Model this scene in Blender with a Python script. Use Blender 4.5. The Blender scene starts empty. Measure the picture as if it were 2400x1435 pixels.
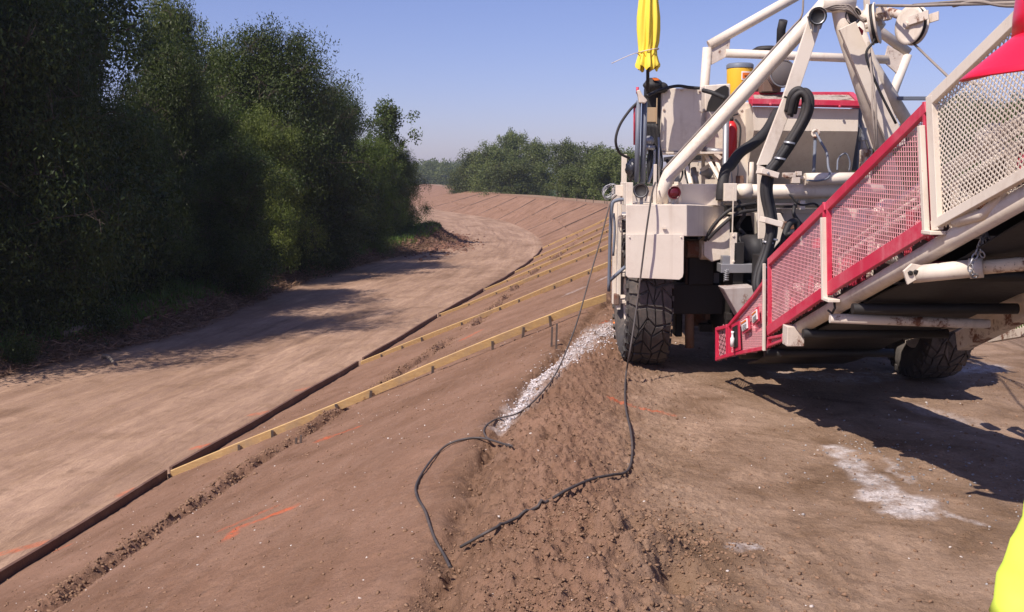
import bpy, math, random
import numpy as np
from mathutils import Vector, Matrix
rad = math.radians
sc = bpy.context.scene
col = sc.collection

# ---------------------------------------------------------------- camera, world, sun, exposure
F = 2305.0                      # focal length in pixels of a 2400 px wide frame
PITCH = rad(7.4); EYE = 1.9
cam_d = bpy.data.cameras.new('camera'); cam = bpy.data.objects.new('camera', cam_d); col.objects.link(cam)
cam.location = (0, 0, EYE); cam.rotation_euler = (rad(90) - PITCH, 0, 0)
cam_d.sensor_width = 36; cam_d.lens = 36 * F / 2400; cam_d.clip_end = 3000; cam_d.clip_start = 0.05
sc.camera = cam
SUN = Vector((-0.69, -0.72, 0)).normalized(); EL = rad(52)
w = bpy.data.worlds.new('World'); sc.world = w; w.use_nodes = True
nt = w.node_tree; sky = nt.nodes.new('ShaderNodeTexSky'); sky.sky_type = 'NISHITA'; sky.sun_disc = False
sky.sun_elevation = EL; sky.sun_rotation = math.atan2(SUN.x, SUN.y)
sky.air_density = 1.0; sky.dust_density = 0.7; sky.ozone_density = 3.5; sky.altitude = 20
bg = nt.nodes['Background']; bg.inputs[1].default_value = 0.092
tintn = nt.nodes.new('ShaderNodeMix'); tintn.data_type = 'RGBA'; tintn.blend_type = 'MULTIPLY'; tintn.inputs[0].default_value = 1
tintn.inputs[7].default_value = (0.97, 0.84, 1.12, 1)
nt.links.new(sky.outputs[0], tintn.inputs[6]); nt.links.new(tintn.outputs[2], bg.inputs[0])
sun_d = bpy.data.lights.new('sun', 'SUN'); sun_d.energy = 5.0; sun_d.angle = rad(0.55); sun_d.color = (1, 0.91, 0.83)
sun = bpy.data.objects.new('sun', sun_d); col.objects.link(sun)
sun.rotation_euler = Vector((SUN.x * math.cos(EL), SUN.y * math.cos(EL), math.sin(EL))).to_track_quat('Z', 'Y').to_euler()
sc.view_settings.view_transform = 'Standard'; sc.view_settings.look = 'None'
sc.view_settings.exposure = 0.34; sc.view_settings.gamma = 1
sc.cycles.max_bounces = 6; sc.cycles.transparent_max_bounces = 6

ca, sa = math.cos(PITCH), math.sin(PITCH)
def P(u, v, d):
    """world point seen at photo pixel (u,v), at forward distance d"""
    x = (u - 1200) / F; y = -(v - 717.5) / F
    t = d / (ca + y * sa)
    return Vector((x * t, d, EYE + t * (y * ca - sa)))
def G(u, v, z=0.0):
    x = (u - 1200) / F; y = -(v - 717.5) / F
    t = (z - EYE) / (y * ca - sa)
    return Vector((x * t, t * (ca + y * sa), z))

# ---------------------------------------------------------------- helpers
R = random.Random(7)
def tag(o, label=None, cat=None, group=None, kind=None):
    if label: o['label'] = label
    if cat: o['category'] = cat
    if group: o['group'] = group
    if kind: o['kind'] = kind
    return o
def empty(name, loc, label, cat, group=None, rz=0):
    o = bpy.data.objects.new(name, None); col.objects.link(o); o.location = loc; o.rotation_euler.z = rz
    o.empty_display_size = 0.2
    return tag(o, label, cat, group)

class MB:
    def __init__(s): s.v = []; s.f = []; s.sm = []
    def add(s, vs, fs, smooth=False):
        b = len(s.v); s.v += [tuple(p) for p in vs]; s.f += [tuple(i + b for i in f) for f in fs]; s.sm += [smooth] * len(fs)
        return s
    def box(s, c, sz, rot=None):
        c = Vector(c); x, y, z = [a / 2 for a in sz]
        vs = [Vector(p) for p in ((-x,-y,-z),(x,-y,-z),(x,y,-z),(-x,y,-z),(-x,-y,z),(x,-y,z),(x,y,z),(-x,y,z))]
        if rot is not None: vs = [rot @ p for p in vs]
        return s.add([p + c for p in vs], [(0,3,2,1),(4,5,6,7),(0,1,5,4),(1,2,6,5),(2,3,7,6),(3,0,4,7)])
    def bb(s, x0, x1, y0, y1, z0, z1):
        return s.box(((x0+x1)/2,(y0+y1)/2,(z0+z1)/2), (abs(x1-x0),abs(y1-y0),abs(z1-z0)))
    def beam(s, a, b, w, h, up=Vector((0,0,1))):
        """rectangular bar; w across, h along 'up'"""
        a, b = Vector(a), Vector(b); d = (b - a).normalized()
        sx = d.cross(Vector(up)).normalized(); sz = sx.cross(d)
        vs = []
        for p in (a, b):
            for i, j in ((-1,-1),(1,-1),(1,1),(-1,1)): vs.append(p + sx*i*w/2 + sz*j*h/2)
        return s.add(vs, [(0,1,2,3),(7,6,5,4),(0,4,5,1),(1,5,6,2),(2,6,7,3),(3,7,4,0)])
    def tube(s, pts, r, n=12, cap=True, rs=None):
        pts = [Vector(p) for p in pts]; m = len(pts); vs = []; fs = []
        t0 = (pts[1] - pts[0]).normalized(); nrm = t0.orthogonal().normalized()
        for i, p in enumerate(pts):
            a = pts[max(0, i-1)]; b = pts[min(m-1, i+1)]; t = (b - a).normalized()
            nrm = (nrm - t * nrm.dot(t)).normalized(); bn = t.cross(nrm)
            rr = rs[i] if rs else r
            for k in range(n):
                an = 2*math.pi*k/n; vs.append(p + (nrm*math.cos(an) + bn*math.sin(an))*rr)
        for i in range(m-1):
            for k in range(n):
                k2 = (k+1) % n; fs.append((i*n+k, i*n+k2, (i+1)*n+k2, (i+1)*n+k))
        s.add(vs, fs, True)
        if cap:
            b = len(s.v) - len(vs)
            s.f += [tuple(b+k for k in range(n-1,-1,-1)), tuple(b+(m-1)*n+k for k in range(n))]; s.sm += [False]*2
        return s
    def prism(s, poly, off):
        """polygon (list of points) extruded by vector off"""
        poly = [Vector(p) for p in poly]; off = Vector(off); n = len(poly)
        nn = Vector((0,0,0))
        for i in range(n): nn += (poly[i]).cross(poly[(i+1) % n])
        fs = [tuple(range(n)), tuple(range(2*n-1, n-1, -1))] + [(i, n+i, n+(i+1) % n, (i+1) % n) for i in range(n)]
        if nn.dot(off) > 0: fs = [tuple(reversed(f)) for f in fs]
        return s.add(poly + [p + off for p in poly], fs)
    def lathe(s, c, ax, prof, n=32, smooth=True):
        """prof: (along, radius) list about axis ax through c"""
        c = Vector(c); ax = Vector(ax).normalized(); e1 = ax.orthogonal().normalized(); e2 = ax.cross(e1)
        vs = []; fs = []; m = len(prof)
        for a, r in prof:
            for k in range(n):
                an = 2*math.pi*k/n; vs.append(c + ax*a + (e1*math.cos(an) + e2*math.sin(an))*max(r, 1e-4))
        for i in range(m-1):
            for k in range(n):
                k2 = (k+1) % n; fs.append((i*n+k, i*n+k2, (i+1)*n+k2, (i+1)*n+k))
        return s.add(vs, fs, smooth)
    def build(s, name, mat, parent=None, bevel=0, label=None):
        me = bpy.data.meshes.new(name); me.from_pydata(s.v, [], s.f)
        me.polygons.foreach_set('use_smooth', s.sm)
        me.materials.append(mat); me.update()
        o = bpy.data.objects.new(name, me); col.objects.link(o)
        if parent is not None:
            o.parent = parent
            mw = Matrix.Translation(root_loc(parent)); me.transform(mw.inverted())
        if bevel:
            b = o.modifiers.new('bevel', 'BEVEL'); b.width = bevel; b.segments = 2; b.limit_method = 'ANGLE'; b.angle_limit = rad(50)
        if label: o['label'] = label
        return o
def islands(mb):
    par = list(range(len(mb.v)))
    def fd(i):
        while par[i] != i: par[i] = par[par[i]]; i = par[i]
        return i
    for f in mb.f:
        r = fd(f[0])
        for k in f[1:]: par[fd(k)] = r
    g = {}
    for f, sm in zip(mb.f, mb.sm): g.setdefault(fd(f[0]), []).append((f, sm))
    out = []
    for fs in g.values():
        m = MB(); mp = {}
        for f, sm in fs:
            for i in f:
                if i not in mp: mp[i] = len(m.v); m.v.append(mb.v[i])
            m.f.append(tuple(mp[i] for i in f)); m.sm.append(sm)
        out.append(m)
    return out
def build_each(mb, name, mat, parent, bevel=0): return [m.build(name, mat, parent, bevel) for m in islands(mb)]
def root_loc(o):
    v = Vector((0,0,0))
    while o is not None: v += o.location; o = o.parent
    return v
def spline(pts, k=8):
    pts = [Vector(p) for p in pts]; q = [pts[0]*2 - pts[1]] + pts + [pts[-1]*2 - pts[-2]]; out = []
    for i in range(1, len(q)-2):
        p0, p1, p2, p3 = q[i-1:i+3]
        for j in range(k):
            t = j/k; out.append(0.5*((2*p1) + (p2-p0)*t + (2*p0-5*p1+4*p2-p3)*t*t + (3*p1-p0-3*p2+p3)*t**3))
    out.append(pts[-1]); return out

# ---------------------------------------------------------------- numpy noise
_rng = np.random.RandomState(3); _perm = _rng.permutation(4096).astype(np.int64); _g = _rng.rand(4096) * 2 * np.pi
_gx, _gy = np.cos(_g), np.sin(_g)
def perlin(x, y, seed=0):
    x = np.asarray(x, float) + seed*17.31; y = np.asarray(y, float) + seed*9.17
    xi = np.floor(x).astype(np.int64); yi = np.floor(y).astype(np.int64); xf = x - xi; yf = y - yi
    def g(ix, iy, dx, dy):
        h = _perm[(_perm[ix & 4095] + iy) & 4095]; return _gx[h]*dx + _gy[h]*dy
    u = xf*xf*xf*(xf*(xf*6-15)+10); v = yf*yf*yf*(yf*(yf*6-15)+10)
    a = g(xi, yi, xf, yf); b = g(xi+1, yi, xf-1, yf); c = g(xi, yi+1, xf, yf-1); d = g(xi+1, yi+1, xf-1, yf-1)
    return ((a*(1-u)+b*u)*(1-v) + (c*(1-u)+d*u)*v)*1.6
def fbm(x, y, o=4, seed=0, gain=0.5):
    s = 0; a = 1.0
    for i in range(o): s = s + a*perlin(x*2**i, y*2**i, seed+i*3); a *= gain
    return s

# ---------------------------------------------------------------- materials
class NT:
    def __init__(s, name):
        s.m = bpy.data.materials.new(name); s.m.use_nodes = True; s.t = s.m.node_tree; s.b = s.t.nodes['Principled BSDF']
    def n(s, typ, **kw):
        nd = s.t.nodes.new(typ)
        for k, v in kw.items(): setattr(nd, k, v)
        return nd
    def l(s, a, b): s.t.links.new(a, b)
    def noise(s, scale, detail=4, rough=0.55, vec=None, dist=0):
        nd = s.n('ShaderNodeTexNoise'); nd.inputs['Scale'].default_value = scale; nd.inputs['Detail'].default_value = detail
        nd.inputs['Roughness'].default_value = rough; nd.inputs['Distortion'].default_value = dist
        if vec is not None: s.l(vec, nd.inputs['Vector'])
        return nd.outputs['Fac']
    def ramp(s, fac, stops):
        r = s.n('ShaderNodeValToRGB'); e = r.color_ramp.elements
        while len(e) < len(stops): e.new(0.5)
        for el, (p, c) in zip(e, stops): el.position = p; el.color = (c if len(c) == 4 else (*c, 1)) if not isinstance(c, (int, float)) else (c, c, c, 1)
        s.l(fac, r.inputs[0]); return r.outputs[0]
    def mix(s, fac, a, b, mode='MIX'):
        m = s.n('ShaderNodeMix', data_type='RGBA', blend_type=mode)
        for sock, v in ((m.inputs[0], fac), (m.inputs[6], a), (m.inputs[7], b)):
            if isinstance(v, (int, float)): sock.default_value = v if sock.type == 'VALUE' else (v, v, v, 1)
            elif isinstance(v, tuple): sock.default_value = v if len(v) == 4 else (*v, 1)
            else: s.l(v, sock)
        return m.outputs[2]
    def math(s, op, a, b=0.0, clamp=False):
        m = s.n('ShaderNodeMath', operation=op); m.use_clamp = clamp
        for sock, v in ((m.inputs[0], a), (m.inputs[1], b)):
            if isinstance(v, (int, float)): sock.default_value = v
            else: s.l(v, sock)
        return m.outputs[0]
    def bump(s, h, strength=0.5, dist=0.01, prev=None):
        b = s.n('ShaderNodeBump'); b.inputs['Strength'].default_value = strength; b.inputs['Distance'].default_value = dist
        s.l(h, b.inputs['Height'])
        if prev is not None: s.l(prev, b.inputs['Normal'])
        return b.outputs[0]
    def attr(s, name): 
        a = s.n('ShaderNodeAttribute'); a.attribute_name = name; return a
    def obj(s): return s.n('ShaderNodeTexCoord').outputs['Object']
def paint(name, c, dirt=(0.20,0.13,0.09), amount=0.5, rough=0.45, rust=0.0, metallic=0.0, bump=0.15, scale=1.0):
    k = NT(name); o = k.obj()
    big = k.noise(1.7*scale, 5, 0.6, o); fine = k.noise(22*scale, 5, 0.7, o); speck = k.noise(60*scale, 2, 0.5, o)
    d = k.ramp(big, [(0.42, 0), (0.78, 1)]); d = k.math('MULTIPLY', d, k.ramp(fine, [(0.35, 0.15), (0.7, 1)]))
    d = k.math('MULTIPLY', d, amount)
    base = k.mix(d, c, dirt)
    s = k.ramp(speck, [(0.70, 0), (0.76, 1)]); base = k.mix(k.math('MULTIPLY', s, 0.55*amount), base, dirt)
    # streaks of run-off, long in z
    mp = k.n('ShaderNodeMapping'); mp.inputs['Scale'].default_value = (14, 14, 0.9); k.l(o, mp.inputs[0])
    st = k.ramp(k.noise(1.0, 3, 0.6, mp.outputs[0]), [(0.56, 0), (0.80, 1)]); base = k.mix(k.math('MULTIPLY', st, 0.5*amount), base, dirt)
    if rust:
        rr = k.ramp(k.noise(5*scale, 6, 0.75, o), [(0.62 - 0.25*rust, 0), (0.66 - 0.15*rust, 1)])
        base = k.mix(rr, base, (0.16, 0.06, 0.03))
    k.l(base, k.b.inputs['Base Color']); k.b.inputs['Metallic'].default_value = metallic
    rg = k.math('MULTIPLY_ADD', fine, 0.3); k.t.nodes[-1].inputs[2].default_value = rough - 0.1
    k.l(rg, k.b.inputs['Roughness'])
    k.l(k.bump(fine, bump, 0.004), k.b.inputs['Normal'])
    return k.m
def leafmat(name, c1, c2, trans=0.35):
    k = NT(name); oi = k.n('ShaderNodeObjectInfo')
    nz = k.noise(0.9, 3, 0.6, k.obj()); ra = k.attr('leafrnd').outputs['Fac']
    fac = k.math('ADD', k.math('MULTIPLY', k.ramp(nz, [(0.35, 0), (0.65, 1)]), 0.5), k.math('MULTIPLY', ra, 0.5))
    base = k.mix(fac, c1, c2)
    hs = k.n('ShaderNodeHueSaturation'); k.l(base, hs.inputs['Color'])
    v = k.math('MULTIPLY_ADD', oi.outputs['Random'], 0.75); k.t.nodes[-1].inputs[2].default_value = 0.65
    k.l(v, hs.inputs['Value']); base = hs.outputs[0]
    k.l(base, k.b.inputs['Base Color']); k.b.inputs['Roughness'].default_value = 0.55
    k.b.inputs['Specular IOR Level'].default_value = 0.3
    tr = k.n('ShaderNodeBsdfTranslucent'); k.l(k.mix(1.0, base, (1.0, 1.25, 0.5), 'MULTIPLY'), tr.inputs[0])
    ms = k.n('ShaderNodeMixShader'); ms.inputs[0].default_value = trans
    k.l(k.b.outputs[0], ms.inputs[1]); k.l(tr.outputs[0], ms.inputs[2])
    k.l(ms.outputs[0], k.t.nodes['Material Output'].inputs[0]); return k.m
M = {}
M['white'] = paint('cream_machine_paint', (0.72, 0.635, 0.53), (0.34,0.23,0.15), amount=0.75, rough=0.45)
M['whitedirty'] = paint('grimy_cream_paint', (0.66, 0.57, 0.48), amount=0.8, rough=0.55, rust=0.35)
M['red'] = paint('faded_red_paint', (0.54, 0.025, 0.065), (0.66,0.26,0.28), amount=0.75, rough=0.38)
M['dark'] = paint('dark_greasy_steel', (0.012, 0.010, 0.009), (0.04,0.027,0.018), amount=0.6, rough=0.6)
M['black'] = paint('black_rubber_hose', (0.016, 0.015, 0.016), (0.09,0.07,0.055), amount=0.6, rough=0.62)
M['rust'] = paint('rusty_steel', (0.16, 0.10, 0.075), (0.30,0.20,0.14), amount=0.9, rough=0.7, rust=0.5)
M['pink'] = paint('faded_pink_mesh', (0.74,0.33,0.35), (0.80,0.60,0.55), amount=0.7, rough=0.5)
M['cablemat'] = paint('dusty_black_cable', (0.05,0.042,0.04), (0.18,0.13,0.105), amount=1.0, rough=0.6)
M['tyre'] = paint('dusty_tyre_rubber', (0.048, 0.043, 0.040), (0.22,0.17,0.135), amount=1.0, rough=0.8)
M['galv'] = paint('grey_steel', (0.36,0.36,0.37), (0.14,0.12,0.11), amount=0.5, rough=0.4, metallic=0.6)
M['pipe'] = paint('slate_blue_pipe', (0.13,0.15,0.19), (0.2,0.15,0.12), amount=0.5, rough=0.5)
M['yellow'] = paint('yellow_plastic', (0.85,0.48,0.03), (0.5,0.3,0.1), amount=0.2, rough=0.4)
M['orange'] = paint('orange_plastic', (0.75,0.17,0.02), (0.3,0.1,0.05), amount=0.3, rough=0.5)
M['rope'] = paint('dusty_wire_rope', (0.30,0.25,0.21), (0.12,0.09,0.07), amount=0.8, rough=0.8)
M['concrete'] = paint('concrete_splashed_steel', (0.40,0.35,0.32), (0.18,0.10,0.07), amount=1.0, rough=0.8, rust=0.3)
# ---------------------------------------------------------------- terrain
def interp(tab):
    a = np.array(tab, float); xs, ys = a[:,0], a[:,1]
    m = np.gradient(ys, xs)
    def f(q):
        q = np.asarray(q, float); i = np.clip(np.searchsorted(xs, q)-1, 0, len(xs)-2)
        h = xs[i+1]-xs[i]; t = (np.clip(q, xs[0], xs[-1])-xs[i])/h
        r = (2*t**3-3*t**2+1)*ys[i] + (t**3-2*t**2+t)*h*m[i] + (-2*t**3+3*t**2)*ys[i+1] + (t**3-t**2)*h*m[i+1]
        return r + np.where(q > xs[-1], (q-xs[-1])*m[-1], 0) + np.where(q < xs[0], (q-xs[0])*m[0], 0)
    return f
TOEZ = -2.1
crest = interp([(-30,-3),(0,-0.75),(4.2,-0.36),(5.3,-0.27),(6.8,-0.22),(8.2,-0.02),(10.2,0.38),(14.3,1.25),(22,2.6),(30,3.6),(42,5.2),(55,6.5),(68,6.6),(87,3.8),(107,0.4),(156,-7.6),(365,-35),(700,-120)])
toe = interp([(-30,-10.5),(0,-6.3),(9.85,-5.05),(12.8,-4.63),(20.8,-3.3),(28.2,-2.15),(41.5,0.1),(50,1.2),(57,1.75),(65,1.8),(79,0.9),(96,-1.4),(106,-4.0),(118,-7.4),(132,-11.2),(365,-48),(700,-140)])
brush = interp([(-30,-14),(0,-12.6),(18,-11.2),(21,-10.3),(25,-9.0),(30,-8.8),(37,-8.5),(44,-7.6),(50,-6.4),(56,-4.9),(61,-4.0),(66,-6.0),(72,-8.2),(90,-11),(120,-17),(160,-28),(365,-75),(700,-170)])
def sstep(x, a, b): t = np.clip((x-a)/(b-a), 0, 1); return t*t*(3-2*t)
def gauss(x, s): return np.exp(-(x/s)**2)
BOARD_Y = [12.8,20.8,28.2,34.8,41.5,48.6,56,66,76,86,96,106,118,132]
def height(X, Y, detail=True):
    X = np.asarray(X, float); Y = np.asarray(Y, float)
    cx, tx, bx = crest(Y), toe(Y), brush(Y)
    nc = X - cx
    t = np.clip((X-tx)/(cx-tx), 0, 1)
    z = TOEZ + (0-TOEZ)*t
    z = z - 0.04*np.clip(nc-1.2, 0, 5)
    z = z - 0.36*np.clip(nc-5.6-0.25*np.sin(Y*0.3), 0, 100)
    far = np.clip(nc-5.6, 0, None)
    z = np.maximum(z, TOEZ - 0.2 - 0.0*far)
    # ground left of the road: brush bank and forest floor
    nb = bx - X
    z = z + 0.34*sstep(nb, -0.2, 1.0) + 0.10*sstep(nb, 1, 6)
    z = z + 0.75*np.exp(-(((X+4.9)/1.3)**2 + ((Y-62)/4.5)**2))*sstep(-X, 2.8, 3.8)
    near = sstep(-Y, -4.0, -1.5)
    z = z + 0.22*near*(nc > -3)*sstep(nc, -1.5, 0.3)
    if not detail: return z
    on_crest = sstep(nc, 0.0, 0.25)*(nc < 9)
    fade = np.clip(14.0/np.maximum(Y, 1), 0.15, 1)
    slope_m = ((X > tx) & (nc < 0)).astype(float)
    road_m = (X <= tx)*(nb < 0)
    # loose windrow of spoil along the crest edge
    wl = fbm(Y*0.7, 0*Y+3, 3, 5)*0.18
    wr = gauss(nc-0.55-wl*0.8, 0.42)*(0.13+0.05*fbm(Y*0.9, X*0.5, 2, 11))*sstep(Y, 1, 4)*(1-sstep(Y, 10.5, 15))
    z = z + wr
    z = z - gauss(nc-0.03-wl*0.35-0.05*perlin(Y*3, X*0+1, 2), 0.10+0.03*perlin(Y*2, 0*Y, 9))*0.135*(1-sstep(Y, 12, 30)*0.6)
    loose = gauss(nc-0.5, 0.75)*sstep(nc, -0.12, 0.02)*(1-0.75*sstep(Y, 12, 30))
    cl = np.abs(fbm(X*5.5, Y*5.5, 4, 21, 0.6))
    lump = np.clip(fbm(X*17, Y*17, 3, 31, 0.65), 0, 2)
    crumb = np.clip(fbm(X*38, Y*38, 2, 36, 0.6)-0.05, 0, 2)*sstep(-Y, -14, -9)
    z = z + loose*(0.045*cl + 0.034*lump + 0.017*crumb)
    # scuffed hollow and heap near the bottom of the view
    z = z + 0.11*gauss(X-0.58, 0.26)*gauss(Y-4.70, 0.30)*(1+1.0*fbm(X*7, Y*7, 3, 7)) - 0.20*gauss(X-0.76, 0.09)*gauss(Y-4.42, 0.15)
    # trodden crest
    z = z + (nc > 0)*(nc < 7)*(0.012*fbm(X*1.6, Y*1.6, 3, 41) + 0.006*fbm(X*9, Y*9, 3, 51) + 0.010*np.clip(fbm(X*20, Y*20, 3, 61, 0.65)-0.12, 0, 2)*(0.5+sstep(perlin(X*1.3, Y*1.3, 63), -0.3, 0.4)))*np.clip(fade*1.5, 0, 1)
    # machine tyre ribs
    z = z + 0.011*np.sin(Y*2*np.pi/0.085 + 2*perlin(X*2, Y*2, 4))*gauss(nc-1.35+0.06*Y*0, 0.32)*sstep(Y, 6.0, 7)*(1-sstep(Y, 9.2, 9.8))
    # slope: smooth soil, ragged furrow part way up, small scarps
    z = z + slope_m*(0.012*fbm(X*1.2, Y*1.2, 3, 71) + 0.0065*fbm(X*10, Y*10, 3, 81)*(0.5+1.2*sstep(perlin(X*0.9, Y*0.9, 83), -0.3, 0.5)))
    ft = 0.41 + 0.022*perlin(Y*0.9, 0*Y, 6) + 0.012*perlin(Y*4, 0*Y, 8) - 0.04*np.sin(Y*0.22)
    wgt = sstep(perlin(Y*0.55, 0*Y+7, 12) , -0.45, 0.15)
    q = (t-ft)*(cx-tx)
    z = z - slope_m*wgt*(gauss(q, 0.09)*0.105 + gauss(q+0.16, 0.11)*(-0.060) - gauss(q+0.12, 0.22)*0.05*np.abs(fbm(X*9, Y*9, 3, 91)))
    ft2 = 0.86 + 0.03*perlin(Y*0.8, 0*Y+2, 16)
    z = z - slope_m*gauss((t-ft2)*(cx-tx), 0.12)*0.04*sstep(perlin(Y*0.4, 0*Y, 19), -0.1, 0.3)*sstep(Y, 13, 16)
    # road: ruts along its course
    nr = X - tx
    z = z + (X <= tx)*(0.020*fbm(nr*1.1, Y*0.10, 3, 101) + 0.012*fbm(nr*4, Y*0.35, 3, 111) + 0.004*fbm(X*6, Y*6, 3, 121))
    z = z - (X <= tx)*(gauss(nr+2.6+0.25*perlin(Y*0.15, 0*Y, 22), 0.10) + gauss(nr+4.4+0.25*perlin(Y*0.15, 0*Y, 22), 0.10))*0.03*sstep(perlin(Y*0.35, nr*0.2, 24), -0.2, 0.3)
    # brush bank
    bk = sstep(nb, -0.5, 0.6)
    z = z + bk*(0.20*np.abs(fbm(X*1.3, Y*1.3, 4, 131)) + 0.04*fbm(X*6, Y*6, 3, 141))*(1-0.5*sstep(nb, 4, 9))
    return z
def zg(x, y): return float(height(np.array([x]), np.array([y]))[0])
def seg(X, Y, pts, wd):
    """soft mask round a polyline on the ground"""
    m = np.zeros_like(X)
    for (x0, y0), (x1, y1) in zip(pts[:-1], pts[1:]):
        dx, dy = x1-x0, y1-y0; L = dx*dx+dy*dy
        tt = np.clip(((X-x0)*dx+(Y-y0)*dy)/L, 0, 1); dd = np.hypot(X-x0-tt*dx, Y-y0-tt*dy)
        m = np.maximum(m, 1-sstep(dd, wd*0.35, wd))
    return m
def slope_pt(u, v):
    lo, hi = 2.0, 200.0
    for _ in range(60):
        d = (lo+hi)/2; p = P(u, v, d)
        if p.z > float(height(np.array([p.x]), np.array([d]), False)[0]): lo = d
        else: hi = d
    return P(u, v, lo)
def build_ground():
    ys = list(np.arange(-40, 3.4, 0.6)) ; y = 3.4
    while y < 420: ys.append(y); y += 0.013 if y < 7.5 else max(0.017, y*0.0046)
    while y < 2500: ys.append(y); y *= 1.08
    xs = [0.0]; x = 0.0
    while x < 1800: x += 0.012 if x < 1.7 else 0.023 if x < 5.2 else (x-5.2)*0.045+0.03; xs.append(x)
    x = 0.0
    while x > -1800: x -= 0.012 if x > -0.7 else 0.023 if x > -5.4 else (-x-5.4)*0.045+0.03; xs.append(x)
    xs = np.array(sorted(xs)); ys = np.array(ys)
    X, Y = np.meshgrid(xs, ys); Z = height(X, Y)
    nx, ny = len(xs), len(ys); X, Y, Z = X.ravel(), Y.ravel(), Z.ravel()
    me = bpy.data.meshes.new('ground'); n = nx*ny
    me.vertices.add(n); me.vertices.foreach_set('co', np.stack([X, Y, Z], 1).ravel())
    i = (np.arange(ny-1)[:,None]*nx + np.arange(nx-1)[None,:]).ravel()
    q = np.stack([i, i+1, i+nx+1, i+nx], 1).ravel().astype(np.int32); nf = len(i)
    me.loops.add(nf*4); me.loops.foreach_set('vertex_index', q); me.polygons.add(nf)
    me.polygons.foreach_set('loop_start', np.arange(nf, dtype=np.int32)*4)
    me.polygons.foreach_set('use_smooth', np.ones(nf, bool)); me.update()
    # surface marks: r = pale concrete dust, g = orange marking paint, b = vegetation
    m = np.zeros((n, 4)); m[:,3] = 1
    near = (Y < 40) & (Y > 3) & (np.abs(X) < 9); xn, yn = X[near], Y[near]
    wob = 0.05*fbm(xn*4, yn*4, 3, 151); wx, wy = xn+wob, yn+0.05*fbm(xn*4, yn*4, 3, 161)
    def gp(*p): return [tuple(slope_pt(a, b)[:2]) for a, b in p]
    grain = 0.5+0.6*fbm(xn*9, yn*9, 4, 171, 0.7)
    dust = 0.9*np.maximum(seg(wx, wy, gp((1470,785),(1410,820)), 0.50), seg(wx, wy, gp((1420,815),(1380,830),(1300,880),(1230,940),(1195,985)), 0.24))*np.clip(0.45+1.0*fbm(xn*5, yn*5, 3, 172)+0.25, 0.25, 1)
    for pts, wd, k in ((gp((1960,1050),(2040,1130),(2110,1190)), 0.14, 0.8), (gp((2040,1165),(2180,1180),(2105,1205)), 0.15, 1.1),
                       (gp((2080,1080),(2130,1130)), 0.06, 0.5), (gp((2200,1195),(2290,1225)), 0.06, 0.5), (gp((1700,1280),(1760,1285)), 0.07, 0.6),
                       (gp((1850,880),(1990,890),(2080,880)), 0.30, 0.5), (gp((2200,870),(2320,860)), 0.3, 0.6), (gp((1700,830),(1800,835)), 0.2, 0.5),
                       (gp((2150,960),(2260,985)), 0.2, 0.3), (gp((1440,640),(1330,690)), 0.2, 0.4)):
        dust = np.maximum(dust, seg(wx, wy, pts, wd*1.0)*k*np.clip(grain*0.6+0.6, 0, 1.2))
    m[near,0] = np.clip(dust*(0.55+0.6*grain), 0, 1)
    og = np.zeros(near.sum())
    for pts, wd, k in ((gp((1432,957),(1490,964),(1580,975)), 0.05, 1.0), (gp((530,1262),(560,1235),(690,1186)), 0.07, .9), (gp((520,1240),(600,1205),(640,1188)), 0.06, 0.6),
                       (gp((750,1032),(835,1003)), 0.10, .9), (gp((1085,795),(1120,778)), 0.12, .9), (gp((0,1297),(110,1272)), 0.10, .6), (gp((130,1290),(160,1278)), 0.06, .8),
                       (gp((285,1160),(330,1143)), 0.12, .6), (gp((455,1050),(535,1034)), 0.10, .8), (gp((590,975),(655,962)), 0.10, .7), (gp((700,916),(735,908)), 0.12, .5),
                       (gp((1335,1530),(1430,1540)), 0.03, 0.7), (gp((1405,775),(1440,772)), 0.06, 0.9)):
        og = np.maximum(og, seg(xn+0.02*fbm(xn*12, yn*12, 2, 5), yn, pts, wd)*k)
    m[near,1] = np.clip(og*(0.35+0.8*(fbm(xn*16, yn*16, 3, 181)+0.5)), 0, 1)
    nb = brush(Y)-X; nc = X-crest(Y)
    veg = sstep(nb+0.9*fbm(X*0.5, Y*0.5, 3, 191), 1.6, 3.2) + sstep(nc+0.4*fbm(X*0.8, Y*0.8, 3, 192), 7.2, 8.4)
    m[:,2] = np.clip(veg, 0, 1)
    a = me.color_attributes.new('marks', 'FLOAT_COLOR', 'POINT'); a.data.foreach_set('color', m.ravel())
    tx = toe(Y); cx = crest(Y); t = (X-tx)/(cx-tx)
    zz = np.zeros((n, 4)); zz[:,3] = 1
    zz[:,0] = 1-sstep(t, -0.02, 0.02)                       # road
    zz[:,1] = sstep(nc+0.05*perlin(X*3, Y*3, 2), 0.6, 1.3)   # trodden crest
    zz[:,2] = sstep(nb+0.5*fbm(X*0.9, Y*0.9, 3, 195), -0.7, 0.5)  # brush litter
    a = me.color_attributes.new('zone', 'FLOAT_COLOR', 'POINT'); a.data.foreach_set('color', zz.ravel())
    mo = gauss(nc-0.0, 0.22)+gauss(nc-0.45, 0.6)*sstep(nc,-.1,.1)*(0.35+0.5*fbm(X*2.2, Y*2.2, 3, 205)); mo = mo*(1-0.7*sstep(Y, 12, 30)); mo = np.clip(mo, 0, 1)*(Y > 0)  # damp loose soil, with the shade in the ditch also darkened into the colour
    nr = X-tx; wv = 0.25*perlin(Y*0.15, 0*Y, 22); rut = 0
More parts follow.
